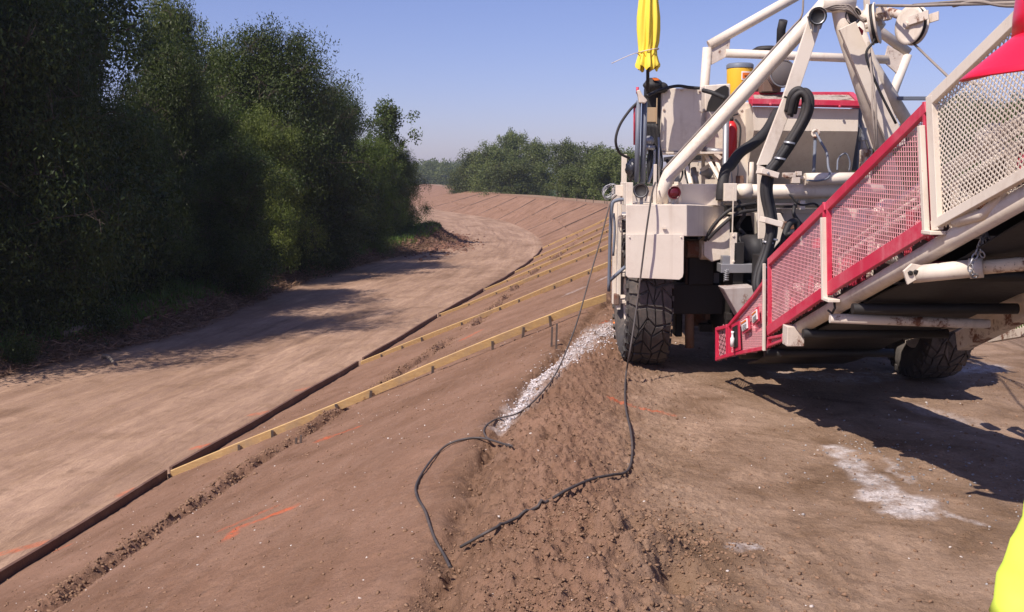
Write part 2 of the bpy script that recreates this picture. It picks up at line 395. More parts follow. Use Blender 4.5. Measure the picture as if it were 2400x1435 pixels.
    for c_, w_, g_ in ((2.6,.11,1),(4.4,.11,1),(1.5,.07,.7),(1.9,.05,.5),(3.3,.07,.6),(3.7,.05,.5),(5.6,.14,.7),(6.6,.1,.6)): rut = np.maximum(rut, g_*gauss(nr+c_+wv*(1+.2*c_), w_)*sstep(perlin(Y*0.30, nr*0.15+c_, 24), -0.35, 0.3))
    rut = rut*(X < tx)*(0.6+0.4*np.sin(Y*2*np.pi/0.16+nr*6)*sstep(-Y, -26, -18))
    a = me.attributes.new('rut', 'FLOAT', 'POINT'); a.data.foreach_set('value', rut)
    a = me.attributes.new('moist_shade', 'FLOAT', 'POINT'); a.data.foreach_set('value', mo)
    a = me.attributes.new('course', 'FLOAT_VECTOR', 'POINT'); a.data.foreach_set('vector', np.stack([X-tx, Y, Z], 1).ravel())
    # material
    k = NT('bare_soil'); o = k.obj(); co = k.attr('course').outputs['Vector']
    zn = k.n('ShaderNodeSeparateColor'); k.l(k.attr('zone').outputs['Color'], zn.inputs[0])
    mk = k.n('ShaderNodeSeparateColor'); k.l(k.attr('marks').outputs['Color'], mk.inputs[0])
    n1 = k.noise(0.9, 6, 0.6, o); n2 = k.noise(7, 6, 0.7, o); n3 = k.noise(45, 5, 0.75, o); n4 = k.noise(140, 3, 0.7, o)
    mp = k.n('ShaderNodeMapping'); mp.inputs['Scale'].default_value = (1.1, 0.16, 1); k.l(co, mp.inputs[0])
    st = k.noise(1.0, 7, 0.62, mp.outputs[0], 0.6)
    mp2 = k.n('ShaderNodeMapping'); mp2.inputs['Scale'].default_value = (7, 1.4, 1); k.l(co, mp2.inputs[0])
    st2 = k.noise(1.0, 5, 0.7, mp2.outputs[0], 0.8)
    slope_c = k.mix(k.ramp(n1, [(0.3, 0), (0.7, 1)]), (0.195, 0.108, 0.068), (0.290, 0.169, 0.113))
    slope_c = k.mix(k.ramp(st2, [(0.45, 0), (0.75, 0.45)]), slope_c, (0.32, 0.205, 0.148))
    crest_c = k.mix(k.ramp(k.noise(1.6, 6, 0.65, o, 0.5), [(0.32, 0), (0.68, 1)]), (0.180, 0.112, 0.068), (0.385, 0.264, 0.184))
    road_c = k.mix(k.ramp(st, [(0.34, 0), (0.62, 1)]), (0.24, 0.148, 0.095), (0.43, 0.285, 0.195))
    road_c = k.mix(k.ramp(st2, [(0.42, 0.5), (0.60, 0)]), road_c, (0.24, 0.15, 0.11))
    road_c = k.mix(k.math('MULTIPLY', k.attr('rut').outputs['Fac'], 0.75), road_c, (0.17, 0.105, 0.068))
    lit_c = k.mix(k.ramp(n2, [(0.4, 0), (0.6, 1)]), (0.060, 0.034, 0.020), (0.19, 0.11, 0.070))
    veg_c = k.mix(k.ramp(n2, [(0.35, 0), (0.65, 1)]), (0.020, 0.032, 0.010), (0.055, 0.085, 0.022))
    c = k.mix(zn.outputs[1], slope_c, crest_c); c = k.mix(zn.outputs[0], c, road_c)
    c = k.mix(k.ramp(n3, [(0.3, 0.40), (0.55, 0)]), c, (0.10, 0.06, 0.035))
    damp = k.ramp(k.noise(0.55, 4, 0.6, o, 1.2), [(0.50, 0), (0.62, 0.42)]); c = k.mix(damp, c, k.mix(1.0, c, (0.66, 0.62, 0.56), 'MULTIPLY'))
    foot = k.n('ShaderNodeTexVoronoi'); foot.inputs['Scale'].default_value = 2.6; foot.inputs['Randomness'].default_value = 1.0; k.l(o, foot.inputs['Vector'])
    fo = k.ramp(foot.outputs['Distance'], [(0.13, 1), (0.24, 0)]); c = k.mix(k.math('MULTIPLY', fo, 0.22), c, (0.14, 0.085, 0.05))
    c = k.mix(k.math('MULTIPLY', k.attr('moist_shade').outputs['Fac'], 0.55), c, k.mix(k.ramp(n2, [(0.4, 0), (0.6, 1)]), (0.10, 0.056, 0.032), (0.21, 0.125, 0.078)))
    c = k.mix(k.ramp(n4, [(0.70, 0), (0.76, 0.6)]), c, (0.48, 0.40, 0.34))
    c = k.mix(zn.outputs[2], c, lit_c); c = k.mix(mk.outputs[2], c, veg_c)
    dn = k.math('MULTIPLY', mk.outputs[0], k.ramp(k.noise(60, 4, 0.7, o), [(0.30, 0.45), (0.55, 1)]))
    c = k.mix(dn, c, k.mix(k.ramp(n3, [(0.4, 0), (0.6, 1)]), (0.46, 0.40, 0.38), (0.66, 0.60, 0.57)))
    c = k.mix(k.math('MULTIPLY', mk.outputs[1], 0.62), c, (0.62, 0.11, 0.035))
    k.l(c, k.b.inputs['Base Color']); k.b.inputs['Roughness'].default_value = 0.95; k.b.inputs['Specular IOR Level'].default_value = 0.15
    amp = k.math('MULTIPLY_ADD', zn.outputs[0], -0.75); k.t.nodes[-1].inputs[2].default_value = 1.0
    hh = k.math('ADD', k.math('MULTIPLY', n2, 0.7), k.math('MULTIPLY', n3, 0.35)); hh = k.math('ADD', hh, k.math('MULTIPLY', n4, 0.10))
    hh = k.math('ADD', k.math('MULTIPLY', hh, amp), k.math('MULTIPLY', k.math('MULTIPLY', st2, zn.outputs[0]), 0.6))
    hh = k.math('ADD', hh, k.math('MULTIPLY', k.math('MULTIPLY', fo, amp), -0.30))
    k.l(k.bump(hh, 0.9, 0.045), k.b.inputs['Normal'])
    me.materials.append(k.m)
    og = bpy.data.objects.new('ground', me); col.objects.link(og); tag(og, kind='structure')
build_ground()

# ---------------------------------------------------------------- scattered stuff: clods, shell grit, gravel
def scatter(name, label, cat, P3, S, mat, rnd=0.62, sq=0.75, seed=1):
    rg = np.random.RandomState(seed)
    t = (1+5**0.5)/2
    iv = np.array([(-1,t,0),(1,t,0),(-1,-t,0),(1,-t,0),(0,-1,t),(0,1,t),(0,-1,-t),(0,1,-t),(t,0,-1),(t,0,1),(-t,0,-1),(-t,0,1)])/np.sqrt(1+t*t)
    fi = np.array([(0,11,5),(0,5,1),(0,1,7),(0,7,10),(0,10,11),(1,5,9),(5,11,4),(11,10,2),(10,7,6),(7,1,8),(3,9,4),(3,4,2),(3,2,6),(3,6,8),(3,8,9),(4,9,5),(2,4,11),(6,2,10),(8,6,7),(9,8,1)])
    n = len(P3); V = np.repeat(iv[None], n, 0)*(1+rnd*(rg.rand(n,12,1)*2-1))
    an = rg.rand(n)*6.283; c, s = np.cos(an), np.sin(an)
    sx = 0.7+0.6*rg.rand(n); V = V*np.stack([sx, 1/sx, sq*(0.7+0.6*rg.rand(n))], 1)[:,None,:]
    V = np.stack([V[:,:,0]*c[:,None]-V[:,:,1]*s[:,None], V[:,:,0]*s[:,None]+V[:,:,1]*c[:,None], V[:,:,2]], 2)
    V = V*np.asarray(S)[:,None,None] + np.asarray(P3)[:,None,:]
    Fc = (fi[None]+np.arange(n)[:,None,None]*12).reshape(-1).astype(np.int32)
    me = bpy.data.meshes.new(name); me.vertices.add(n*12); me.vertices.foreach_set('co', V.ravel())
    me.loops.add(len(Fc)); me.loops.foreach_set('vertex_index', Fc); me.polygons.add(n*20)
    me.polygons.foreach_set('loop_start', np.arange(n*20, dtype=np.int32)*3); me.update()
    a = me.attributes.new('leafrnd', 'FLOAT', 'POINT'); a.data.foreach_set('value', np.repeat(rg.rand(n), 12))
    me.materials.append(mat); o = bpy.data.objects.new(name, me); col.objects.link(o); tag(o, label, cat, kind='stuff'); return o
def rndmat(name, a, b, rough=0.95):
    k = NT(name); k.l(k.mix(k.attr('leafrnd').outputs['Fac'], a, b), k.b.inputs['Base Color']); k.b.inputs['Roughness'].default_value = rough
    k.b.inputs['Specular IOR Level'].default_value = 0.2
    k.l(k.bump(k.noise(80, 3, 0.6, k.obj()), 0.5, 0.004), k.b.inputs['Normal']); return k.m
rg = np.random.RandomState(11)
def pts_on(X, Y, s, sink=0.25): return np.stack([X, Y, height(X, Y) + s*(0.5-sink)], 1)
def clods():
    Ys = 3.8+16*rg.rand(60000)**2.0; nc = rg.normal(0.45, 0.42, 60000); ok = nc > -0.12; Ys, nc = Ys[ok], nc[ok]; X = crest(Ys)+nc
    dens = fbm(X*1.5, Ys*1.5, 3, 201); keep = dens+rg.rand(len(X))*1.1 > 0.25; X, Ys = X[keep][:15000], Ys[keep][:15000]
    s = 0.0025+0.0065*rg.rand(len(X))**3 + 0.010*(rg.rand(len(X)) > 0.992)*rg.rand(len(X))
    # crest and slope, sparse
    Y2 = 3.8+14*rg.rand(16000)**1.5; X2 = -5+10.5*rg.rand(16000); s2 = 0.0025+0.010*rg.rand(16000)**4
    k = X2 > toe(Y2); X2, Y2, s2 = X2[k], Y2[k], s2[k]
    # furrow crumbs
    Y3 = 5+40*rg.rand(7000)**1.6; t3 = 0.41 + 0.022*perlin(Y3*0.9, 0*Y3, 6) + 0.012*perlin(Y3*4, 0*Y3, 8) - 0.04*np.sin(Y3*0.22) + rg.normal(-0.02, 0.022, 7000)
    X3 = toe(Y3)+t3*(crest(Y3)-toe(Y3)); s3 = 0.005+0.016*rg.rand(7000)**2.5; k = perlin(Y3*0.55, 0*Y3+7, 12) > -0.3; X3, Y3, s3 = X3[k], Y3[k], s3[k]
    Xh = rg.normal(0.66, 0.34, 2500); Yh = rg.normal(4.75, 0.4, 2500); sh = 0.003+0.010*rg.rand(2500)**3
    XA = np.concatenate([X, X2, X3, Xh]); YA = np.concatenate([Ys, Y2, Y3, Yh]); SA = np.concatenate([s, s2, s3, sh])
    scatter('soil_clods', 'loose brown clods of soil strewn along the levee edge', 'soil clods', pts_on(XA, YA, SA), SA, rndmat('clod_soil', (0.17,0.10,0.06), (0.27,0.165,0.105)))
clods()
n = 600; Yp = 3.8+12*rg.rand(n)**1.3; Xp = -5.5+11*rg.rand(n); k_ = Xp > toe(Yp)+.3; Xp, Yp = Xp[k_], Yp[k_]; s = 0.004+0.006*rg.rand(len(Xp))**2
scatter('shell_grit', 'scattered pale shell and stone fragments on the bare soil', 'grit', pts_on(Xp, Yp, s), s, rndmat('pale_grit', (0.5,0.43,0.38), (0.72,0.66,0.6)), sq=0.5, seed=5)
# aggregate spilled by the wheel
path = [slope_pt(*p) for p in ((1462,800),(1380,832),(1300,880),(1230,935),(1195,985))]
q = rg.rand(5200)**1.35*3.999; i = q.astype(int); fr = q-i
px = np.array([p.x for p in path]); py = np.array([p.y for p in path])
wd = np.array([.42,.32,.17,.12,.08])
ww = wd[i]*(1-fr)+wd[i+1]*fr
XX = px[i]*(1-fr)+px[i+1]*fr + rg.normal(0, 1, 5200)*ww*0.55; YY = py[i]*(1-fr)+py[i+1]*fr + rg.normal(0, 1, 5200)*ww*0.8
s = 0.004+0.007*rg.rand(5200)**2
scatter('concrete_spill', 'pale spilled concrete gravel in the rut beside the wheel', 'gravel', pts_on(XX, YY, s, 0.1), s, rndmat('pale_gravel', (0.30,0.27,0.27), (0.74,0.68,0.66)), seed=8)
Xq = rg.normal(2.8, 0.5, 300); Yq = rg.normal(6.5, 0.7, 300); s = 0.003+0.009*rg.rand(300)**2
scatter('gravel_crumbs', 'blue grey gravel crumbs scattered around the white dust patch', 'gravel', pts_on(Xq, Yq, s, 0.2), s, rndmat('grey_gravel', (0.18,0.18,0.19), (0.38,0.35,0.33)), seed=9)
# ---------------------------------------------------------------- timber forms on the slope
def woodmat(name, a, b, c):
    k = NT(name); o = k.obj(); mp = k.n('ShaderNodeMapping'); mp.inputs['Scale'].default_value = (1.2, 14, 14); k.l(o, mp.inputs[0])
    g = k.noise(2.0, 6, 0.6, mp.outputs[0], 1.5); base = k.mix(k.ramp(g, [(0.35, 0), (0.65, 1)]), a, b)
    base = k.mix(k.ramp(k.noise(2.2, 5, 0.7, o), [(0.50, 0), (0.75, 0.8)]), base, c)
    base = k.mix(k.ramp(k.noise(9, 2, 0.5, o), [(0.74, 0), (0.78, 0.7)]), base, (0.16, 0.07, 0.03))
    k.l(base, k.b.inputs['Base Color']); k.b.inputs['Roughness'].default_value = 0.75; k.l(k.bump(g, 0.3, 0.003), k.b.inputs['Normal']); return k.m
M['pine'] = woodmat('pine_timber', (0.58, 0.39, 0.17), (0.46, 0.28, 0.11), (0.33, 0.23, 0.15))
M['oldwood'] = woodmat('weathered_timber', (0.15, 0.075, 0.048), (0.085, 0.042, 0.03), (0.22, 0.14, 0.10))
M['stake'] = woodmat('dark_stake_and_shaded_board', (0.10, 0.07, 0.055), (0.06, 0.045, 0.04), (0.16, 0.11, 0.08))
def hz(x, y): return float(height(np.array([x]), np.array([y]), False)[0])
def board(name, a, b, label, cat, group, mat, hh, th, ns, off=0.0, stake_h=0.16, planks=1, bow=0.0):
    """plank on edge from ground point a to b following the slope, stakes on its near side"""
    a = Vector(a); b = Vector(b); t = empty(name, (a.x, a.y, hz(a.x, a.y)), label, cat, group)
    N = 14; dr = (b-a); dr.z = 0; dn = dr.normalized(); sd = Vector((dn.y, -dn.x, 0))
    if sd.y > 0: sd = -sd
    tops = []
    mb = MB(); vs = []
    for i in range(N+1):
        f = i/N; p = a + dr*f + sd*(bow*math.sin(f*math.pi) + 0.012*math.sin(f*9+a.y)); z = hz(p.x, p.y) - 0.03 + off*f + 0.010*math.sin(f*11+a.y*3)
        for s_, dz in ((-1,0),(1,0),(1,hh),(-1,hh)): vs.append(Vector((p.x, p.y, z+dz)) + sd*(s_*th/2))
        tops.append((p, z))
    fs = [(0,1,2,3), tuple(reversed([N*4+k for k in range(4)]))]
    for i in range(N):
        for k in range(4): fs.append((i*4+k, (i+1)*4+k, (i+1)*4+(k+1) % 4, i*4+(k+1) % 4))
    mb.add(vs, fs).build('plank', mat, t, bevel=0.003)
    for j in range(ns):
        f = (j+0.6+R.uniform(-.15,.15))/(ns+0.2); i = min(int(f*N), N-1); p, z = tops[i]
        q = Vector((p.x, p.y, 0)) + sd*(th/2+0.020)
        tl = R.uniform(-0.03, 0.03)
        zt = z+hh-R.uniform(0.005, 0.05)
        MB().beam((q.x-tl, q.y, hz(q.x, q.y)-0.25), (q.x+tl, q.y, zt), 0.035, 0.022, up=sd).build('stake', M['stake'], t)
    return t
ordn = ['nearest','second','third','fourth','fifth','sixth','seventh','eighth','ninth','tenth','eleventh','twelfth','thirteenth','farthest']
for i, Y0 in enumerate(BOARD_Y):
    a = Vector((float(toe(Y0))+0.05, Y0, 0))
    Y1 = Y0 + (1.75 if i == 0 else 2.6 if Y0 < 50 else 1.0 if Y0 < 70 else -1.0)
    c1 = float(crest(Y1)); b = Vector((c1+(0.10 if i == 0 else -0.2), Y1, 0))
    near = Y0 < 60
    lab = ('nearest yellow timber form board running up the bare levee slope towards the wheel' if i == 0 else
           f'{ordn[i]} timber form board up the levee slope, counting from the nearest one' if i < 13 else 'farthest timber form board, up the slope beside the dark trees')
    board('form_board', a, b, lab, 'form board', 'timber form boards laid up the slope', M['pine'] if near else M['stake'],  # far boards get dark timber: their shaded faces put into the colour
          0.115 if near else 0.06, 0.038 if i else 0.042, 9 if i < 5 else 5 if i < 7 else 0, off=0.12 if i == 0 else 0.04, bow=0.1)
toes = [(1.5, 5.2), (5.22, 12.75), (12.9, 20.75), (21.1, 28.1), (28.35, 34.7), (35.1, 41.4), (41.8, 48.4), (49.0, 55.8)]
tl = ['closest dark weathered toe board, mostly below the bottom left corner', 'dark weathered toe board at bottom left, leading up to the nearest yellow form board',
      'dark toe board between the first and second yellow form boards', 'dark toe board between the second and third form boards', 'dark toe board between the third and fourth form boards',
      'dark toe board between the fourth and fifth form boards', 'dark toe board between the fifth and sixth form boards', 'dark toe board between the sixth and seventh form boards']
for (y0, y1), lb in zip(toes, tl):
    s0 = 0.10
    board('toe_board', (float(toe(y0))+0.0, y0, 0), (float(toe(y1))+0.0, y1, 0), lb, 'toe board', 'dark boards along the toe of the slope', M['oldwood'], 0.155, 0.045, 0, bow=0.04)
# two loose upright stakes by the nearest board, orange cap, survey stakes far off
for (u, v, h_, lb) in ((1292, 800, 0.24, 'left of two dark upright stakes below the nearest yellow board'), (1303, 800, 0.27, 'right of two dark upright stakes below the nearest yellow board'),
                       (693, 1030, 0.09, 'left of two short grey pegs under the nearest yellow board'), (704, 1028, 0.11, 'right of two short grey pegs under the nearest yellow board')):
    p = slope_pt(u, v+14); o = MB().beam((p.x, p.y, p.z-0.1), (p.x+0.01, p.y, p.z+h_), 0.022, 0.022, up=Vector((0,1,0))).build('stake_peg', M['stake'])
    tag(o, lb, 'stake', 'loose upright stakes')
p = slope_pt(1441, 785); z = zg(p.x, p.y)
o = MB().lathe((p.x, p.y, z-0.01), (0,0,1), [(0,.0),(0,.028),(.03,.026),(.06,.024),(.066,.018),(.066,0)], 16).build('survey_marker', M['orange'])
tag(o, 'small orange survey cap sitting on the soil left of the big tyre', 'survey marker')
stk = MB().beam((0,0,-.3), (0,0,0.42), 0.05, 0.04, up=Vector((0,1,0))).build('survey_stake', M['stake'])
for i, (u, d) in enumerate(((1262,92),(1283,88),(1302,84),(1322,81),(1345,77),(1362,75),(1378,73),(1393,71),(1404,70),(1416,69),(1427,68),(1436,67))):
    o = stk if i == 0 else stk.copy()
    if i: col.objects.link(o)
    x = float(crest(d))+0.8; o.location = (x+((u*7) % 5)*0.1, d, hz(x, d)); o.scale = (1,1,R.uniform(.6,1.3)); o.rotation_euler = (0, R.uniform(-.1,.1), 0)
    tag(o, 'small wooden survey stake standing on the far levee crest in front of the trees', 'survey stake', 'survey stakes along the far levee crest')

# ---------------------------------------------------------------- vegetation
M['leaf_dark'] = leafmat('dark_willow_leaves', (0.010,0.022,0.005), (0.075,0.105,0.018), 0.25)
M['leaf_mid'] = leafmat('green_leaves', (0.018,0.036,0.007), (0.110,0.145,0.024), 0.30)
M['leaf_light'] = leafmat('light_willow_leaves', (0.042,0.066,0.012), (0.165,0.190,0.040), 0.35)
M['leaf_far'] = leafmat('distant_leaves', (0.040,0.062,0.016), (0.135,0.150,0.045), 0.3)
M['bark'] = paint('bark', (0.085,0.062,0.045), (0.03,0.025,0.02), amount=1.0, rough=0.9, bump=0.6)
M['grass'] = leafmat('grass_blades', (0.05,0.095,0.016), (0.12,0.18,0.035), 0.40)
M['litter'] = rndmat('dry_brush', (0.08,0.048,0.028), (0.32,0.20,0.13))
def leafmesh(name, C, D, L, W, mat, parent=None, rs=None, seed=0, Nn=None, rnd=None):
    """leaves as folded-free rhombs: centres C, directions D, lengths L, widths W"""
    rs = rs or np.random.RandomState(seed)
    n = len(C); D = D/np.linalg.norm(D, axis=1)[:,None]
    r = rs.normal(size=(n,3))
    if Nn is not None: r = Nn
    S = np.cross(D, r); S /= np.linalg.norm(S, axis=1)[:,None]
    L = L[:,None]; Wd = W[:,None]
    V = np.stack([C-D*L/2, C+S*Wd/2, C+D*L/2, C-S*Wd/2], 1).reshape(-1,3)
    me = bpy.data.meshes.new(name); me.vertices.add(n*4); me.vertices.foreach_set('co', V.ravel())
    me.loops.add(n*4); me.loops.foreach_set('vertex_index', np.arange(n*4, dtype=np.int32)); me.polygons.add(n)
    me.polygons.foreach_set('loop_start', np.arange(n, dtype=np.int32)*4); me.update()
    a = me.attributes.new('leafrnd', 'FLOAT', 'POINT'); a.data.foreach_set('value', np.repeat(rs.rand(n) if rnd is None else rnd, 4))
    me.materials.append(mat); o = bpy.data.objects.new(name, me); col.objects.link(o)
    if parent is not None: o.parent = parent
    return o
def make_tree(seed, H, W, mat, nleaf, leaf=(0.11, 0.035), droop=0.5, base=0.12, density=1.0, top=0.5, nl=34, openness=0.0):
    """tree at origin: trunk with limbs, crown of leaves hung on twigs"""
    rs = np.random.RandomState(seed); t = bpy.data.objects.new('tree', None); col.objects.link(t); t.empty_display_size = 0.3
    mb = MB(); ln = rs.uniform(-.06, .06, 2)*H
    trunk = [Vector((ln[0]*f*f, ln[1]*f*f, H*0.86*f)) + Vector((0.10*math.sin(f*5+seed), 0.10*math.cos(f*4+seed), 0)) for f in np.linspace(0, 1, 9)]
    mb.tube(trunk, 0, 8, rs=[max(0.02, H*0.016*(1-0.9*f)) for f in np.linspace(0, 1, 9)])
    tips = []
    for i in range(nl):
        f = base + (0.98-base)*((i+rs.rand())/nl); j = f*8; i0 = min(int(j), 7); p0 = trunk[i0].lerp(trunk[i0+1], j-i0)
        prof = (min(1, .6+1.1*f) if f < .38 else math.sqrt(max(0, 1-((f-.38)/.62)**2)))*(0.85+0.22*math.sin(i*5.1+seed))+.07
        ln_ = W*0.5*prof*rs.uniform(0.65, 1.12); an = i*2.399+rs.uniform(-.4,.4)
        el = rs.uniform(0.25, 0.75)+f*0.35
        d = Vector((math.cos(an)*math.cos(el), math.sin(an)*math.cos(el), math.sin(el)))
        pts = [p0]; k = 5
        for s in range(1, k+1):
            dd = d.copy(); dd.z -= droop*(s/k)**1.5*0.9; dd.normalize(); pts.append(pts[-1]+dd*ln_/k*1.15 + Vector(rs.uniform(-.05,.05,3))*ln_)
        mb.tube(pts, 0, 5, rs=[max(0.008, 0.028*H/10*(1-s/k*0.85)) for s in range(k+1)], cap=False)
        for s in range(1, k+1):
            m = 3 if s < k else 4
            for _ in range(m):
                b = pts[s].lerp(pts[s-1], rs.rand()); v = Vector(rs.normal(size=3)); v.z = v.z*0.6+0.15; v.normalize()
                q = b + v*W*rs.uniform(0.05, 0.15); tips.append((q, s/k))
                if s >= 3: mb.tube([b, b.lerp(q, .5)+Vector((0,0,.03*W)), q], 0, 3, rs=[0.012, 0.008, 0.004], cap=False)
    tp = trunk[-1]
    for _ in range(10): tips.append((tp + Vector(rs.normal(size=3))*W*0.07 + Vector((0,0,H*0.04)), 1))
    tr = mb.build('trunk', M['bark'], None); tr.parent = t
    T = np.array([q[:] for q, _ in tips]); sz = rs.uniform(0.45, 1.6, len(T))
    op = openness or 0.62
    keep = rs.rand(len(T)) > op; T, sz = T[keep], sz[keep]
    idx = rs.choice(len(T), nleaf, p=sz/sz.sum())
    R0 = W*0.085*density
    off = rs.normal(size=(nleaf,3)); off /= np.linalg.norm(off, axis=1)[:,None]; off *= (rs.rand(nleaf,1)**0.5)*R0*1.45*sz[idx][:,None]*np.array([1,1,0.8])
    # drooping strands: leaves slide down below their twig
    nrm = off/R0 + np.array([0,0,0.5]) + rs.normal(size=(nleaf,3))*0.45; crnd = rs.rand(len(T))[idx]*0.6+rs.rand(nleaf)*0.4
    dr_ = rs.rand(nleaf)**2*W*0.20*droop; off[:,2] -= dr_; off[:,:2] *= (1-0.3*np.minimum(1, dr_/(W*0.2+1e-6)))[:,None]
    C = T[idx]+off
    D = rs.normal(size=(nleaf,3)); D[:,2] = D[:,2]*0.7-droop*1.6
    L = leaf[0]*rs.uniform(0.6, 1.35, nleaf); Wd = leaf[1]*rs.uniform(0.7, 1.3, nleaf)
    leafmesh('crown', C, D, L, Wd, mat, t, rs, Nn=nrm, rnd=crnd)
    return t
def put(proto, first, loc, sc_, rz, label, cat, group, zs=1.0, name=None):
    if first: t = proto
    else:
        t = proto.copy(); col.objects.link(t)
        for ch in proto.children:
            c = ch.copy(); col.objects.link(c); c.parent = t
    t.location = loc; t.scale = (sc_, sc_, sc_*zs); t.rotation_euler.z = rz
    if name: t.name = name
    return tag(t, label, cat, group)
willow = make_tree(1, 10, 6.6, M['leaf_dark'], 90000, (0.14,0.045), 0.75, 0.04, nl=60)
willow2 = make_tree(2, 10, 6.0, M['leaf_mid'], 90000, (0.14,0.045), 0.65, 0.04, nl=60)
broad = make_tree(3, 10, 7.0, M['leaf_dark'], 85000, (0.13,0.07), 0.25, 0.05, nl=60)
lightw = make_tree(4, 10, 5.4, M['leaf_light'], 70000, (0.14,0.045), 0.8, 0.10, nl=40)
sparse = make_tree(5, 10, 4.8, M['leaf_mid'], 10000, (0.20,0.11), 0.2, 0.30, density=0.75, nl=26, openness=0.35)
far1 = make_tree(6, 10, 8.5, M['leaf_far'], 24000, (0.28,0.14), 0.25, 0.05, nl=36)
far2 = make_tree(7, 10, 7.5, M['leaf_far'], 22000, (0.28,0.14), 0.4, 0.05, nl=36, density=0.95)
used = set()
def tree(proto, u, vtop, d, label, zs=None, group='trees along the left of the dirt road', wsc=1.0, name='willow_tree', X=None, ztop=None, g0=None):
    x = (u-1200)/F*d if X is None else X
    zb = hz(x, d)+0.05 if g0 is None else g0
    zt = P(u, vtop, d).z if ztop is None else ztop
    hgt = (zt-zb)/10.2; s = hgt*wsc
    put(proto, proto not in used, (x, d, zb), s, R.uniform(0, 6.28), label, 'tree', group, zs=hgt/s, name=name); used.add(proto)
tree(broad, 20, -260, 27, 'huge dark tree filling the top left corner of the picture', name='broadleaf_tree', wsc=1.1)
tree(willow, 175, -120, 29, 'tall dark willow whose crown ends beside the first gap of sky at upper left', wsc=0.72)
tree(lightw, 410, -70, 42, 'tall pale feathery tree whose thin top leaves the frame left of centre', wsc=0.8)
tree(willow2, 405, 60, 35, 'rounded mid green willow below the pale feathery treetop', wsc=0.8)
tree(broad, 120, 120, 24, 'dark leafy tree in front at the far left with a few lit sprigs', name='broadleaf_tree', wsc=0.8)
tree(lightw, 548, 70, 50, 'slender light green treetop between the feathery tree and the tallest rounded crown', name='willow_tree', wsc=0.8)
tree(willow2, 668, 18, 41, 'tall rounded crown standing highest right of the feathery tree, above its neighbours', wsc=1.05)
tree(willow, 765, 150, 46, 'dark willow just behind the right shoulder of the tall rounded crown', wsc=0.8)
tree(lightw, 640, 232, 37, 'light green pointed willow standing in front of the dark wall of trees', wsc=0.9)
tree(willow, 500, 190, 38, 'dark willow in the middle of the left tree wall, beside the pointed light one')
tree(willow, 290, 210, 29, 'dark shaded willow low in the left tree wall behind the brush', wsc=1.0)
tree(broad, 800, 205, 55, 'dark broadleaf tree sloping down from the tall crown towards the open tree', name='broadleaf_tree', wsc=0.7)
tree(sparse, 900, 205, 58, 'thin open tree with separate leaf clusters against the sky', name='open_tree', wsc=0.85)
tree(willow2, 875, 300, 50, 'green willow in front of the foot of the open tree', wsc=0.9)
tree(willow2, 945, 330, 60, 'last willow at the right end of the left tree wall, by the road bend', wsc=0.85)
tree(broad, 905, 395, 57, 'low full broadleaf tree below the open tree, next to the last willow', name='broadleaf_tree', wsc=1.05)
tree(broad, 780, 320, 42, 'low dark broadleaf tree near the road below the sloping treetops', name='broadleaf_tree', wsc=0.9)
tree(broad, 560, 330, 32, 'low dark broadleaf tree near the road in the middle of the left trees', name='broadleaf_tree', wsc=1.0)
tree(willow, 30, -150, 22.5, 'tall dark willow closest to the viewer at the left edge', wsc=0.95)
# neighbours to the left of the frame, whose shade falls across the road
for i, (x, y, h_) in enumerate(((-13.4,19.6,16.5),(-16.2,23.5,18.0),(-19,31,14),(-17,39,13),(-20,26,15))):
    tree([willow, broad][i % 2], 0, 0, y, ('first','second','third','fourth','fifth')[i]+' dark tree hidden outside the left edge, beside the road', X=x, ztop=h_-2, wsc=0.62, group='trees just outside the left edge')
fl = ['low bushy tree left end of the group behind the levee crest', 'tall pale tree rising highest in the group behind the far crest', 'green round tree just left of the tall pale one',
      'dark grey green tree right of the tall pale one', 'second dark grey green tree right of the tall pale one', 'thin topped tree in the middle of the far group', 'green tree left of the machine in the far group',
      'dark tree behind the vertical pipes of the machine', 'small round bush at the left foot of the far group', 'low green bush on the far crest left of the machine', 'low dark bush below the tall pale tree']
for (pr, u, vt, d, ws), lb in zip(((far1,1110,352,150,1.0),(far2,1195,298,150,0.75),(far1,1150,335,142,1.0),(far2,1265,322,138,0.9),(far2,1335,322,130,0.9),(far1,1390,338,125,1.0),(far1,1425,345,105,1.1),
                     (far2,1480,345,100,1.0),(far1,1085,395,155,1.3),(far2,1345,385,106,1.2),(far1,1215,372,125,1.3)), fl):
    tree(pr, u, vt, d, lb, group='trees behind the far levee crest', name='distant_tree', wsc=ws, g0=TOEZ-0.3)
for i, (u, vt, d, lb) in enumerate(((2020,262,70,'tree glimpsed between the hopper and the right mast leg'),(2250,215,62,'dark tree seen through the white mesh guard'),(2350,200,58,'tree at the right edge behind the white mesh'),
                                    (2120,300,75,'small tree behind the right mast leg'),(1640,330,85,'tree hidden behind the white electrical box'),(1750,320,90,'tree behind the hopper'),(2450,180,50,'tree just outside the right edge'),(2600,150,45,'second tree outside the right edge'))):
    tree([willow2, broad][i % 2], u, vt, d, lb, group='trees to the right of the levee', name='distant_tree', g0=TOEZ-0.3, wsc=1.1)
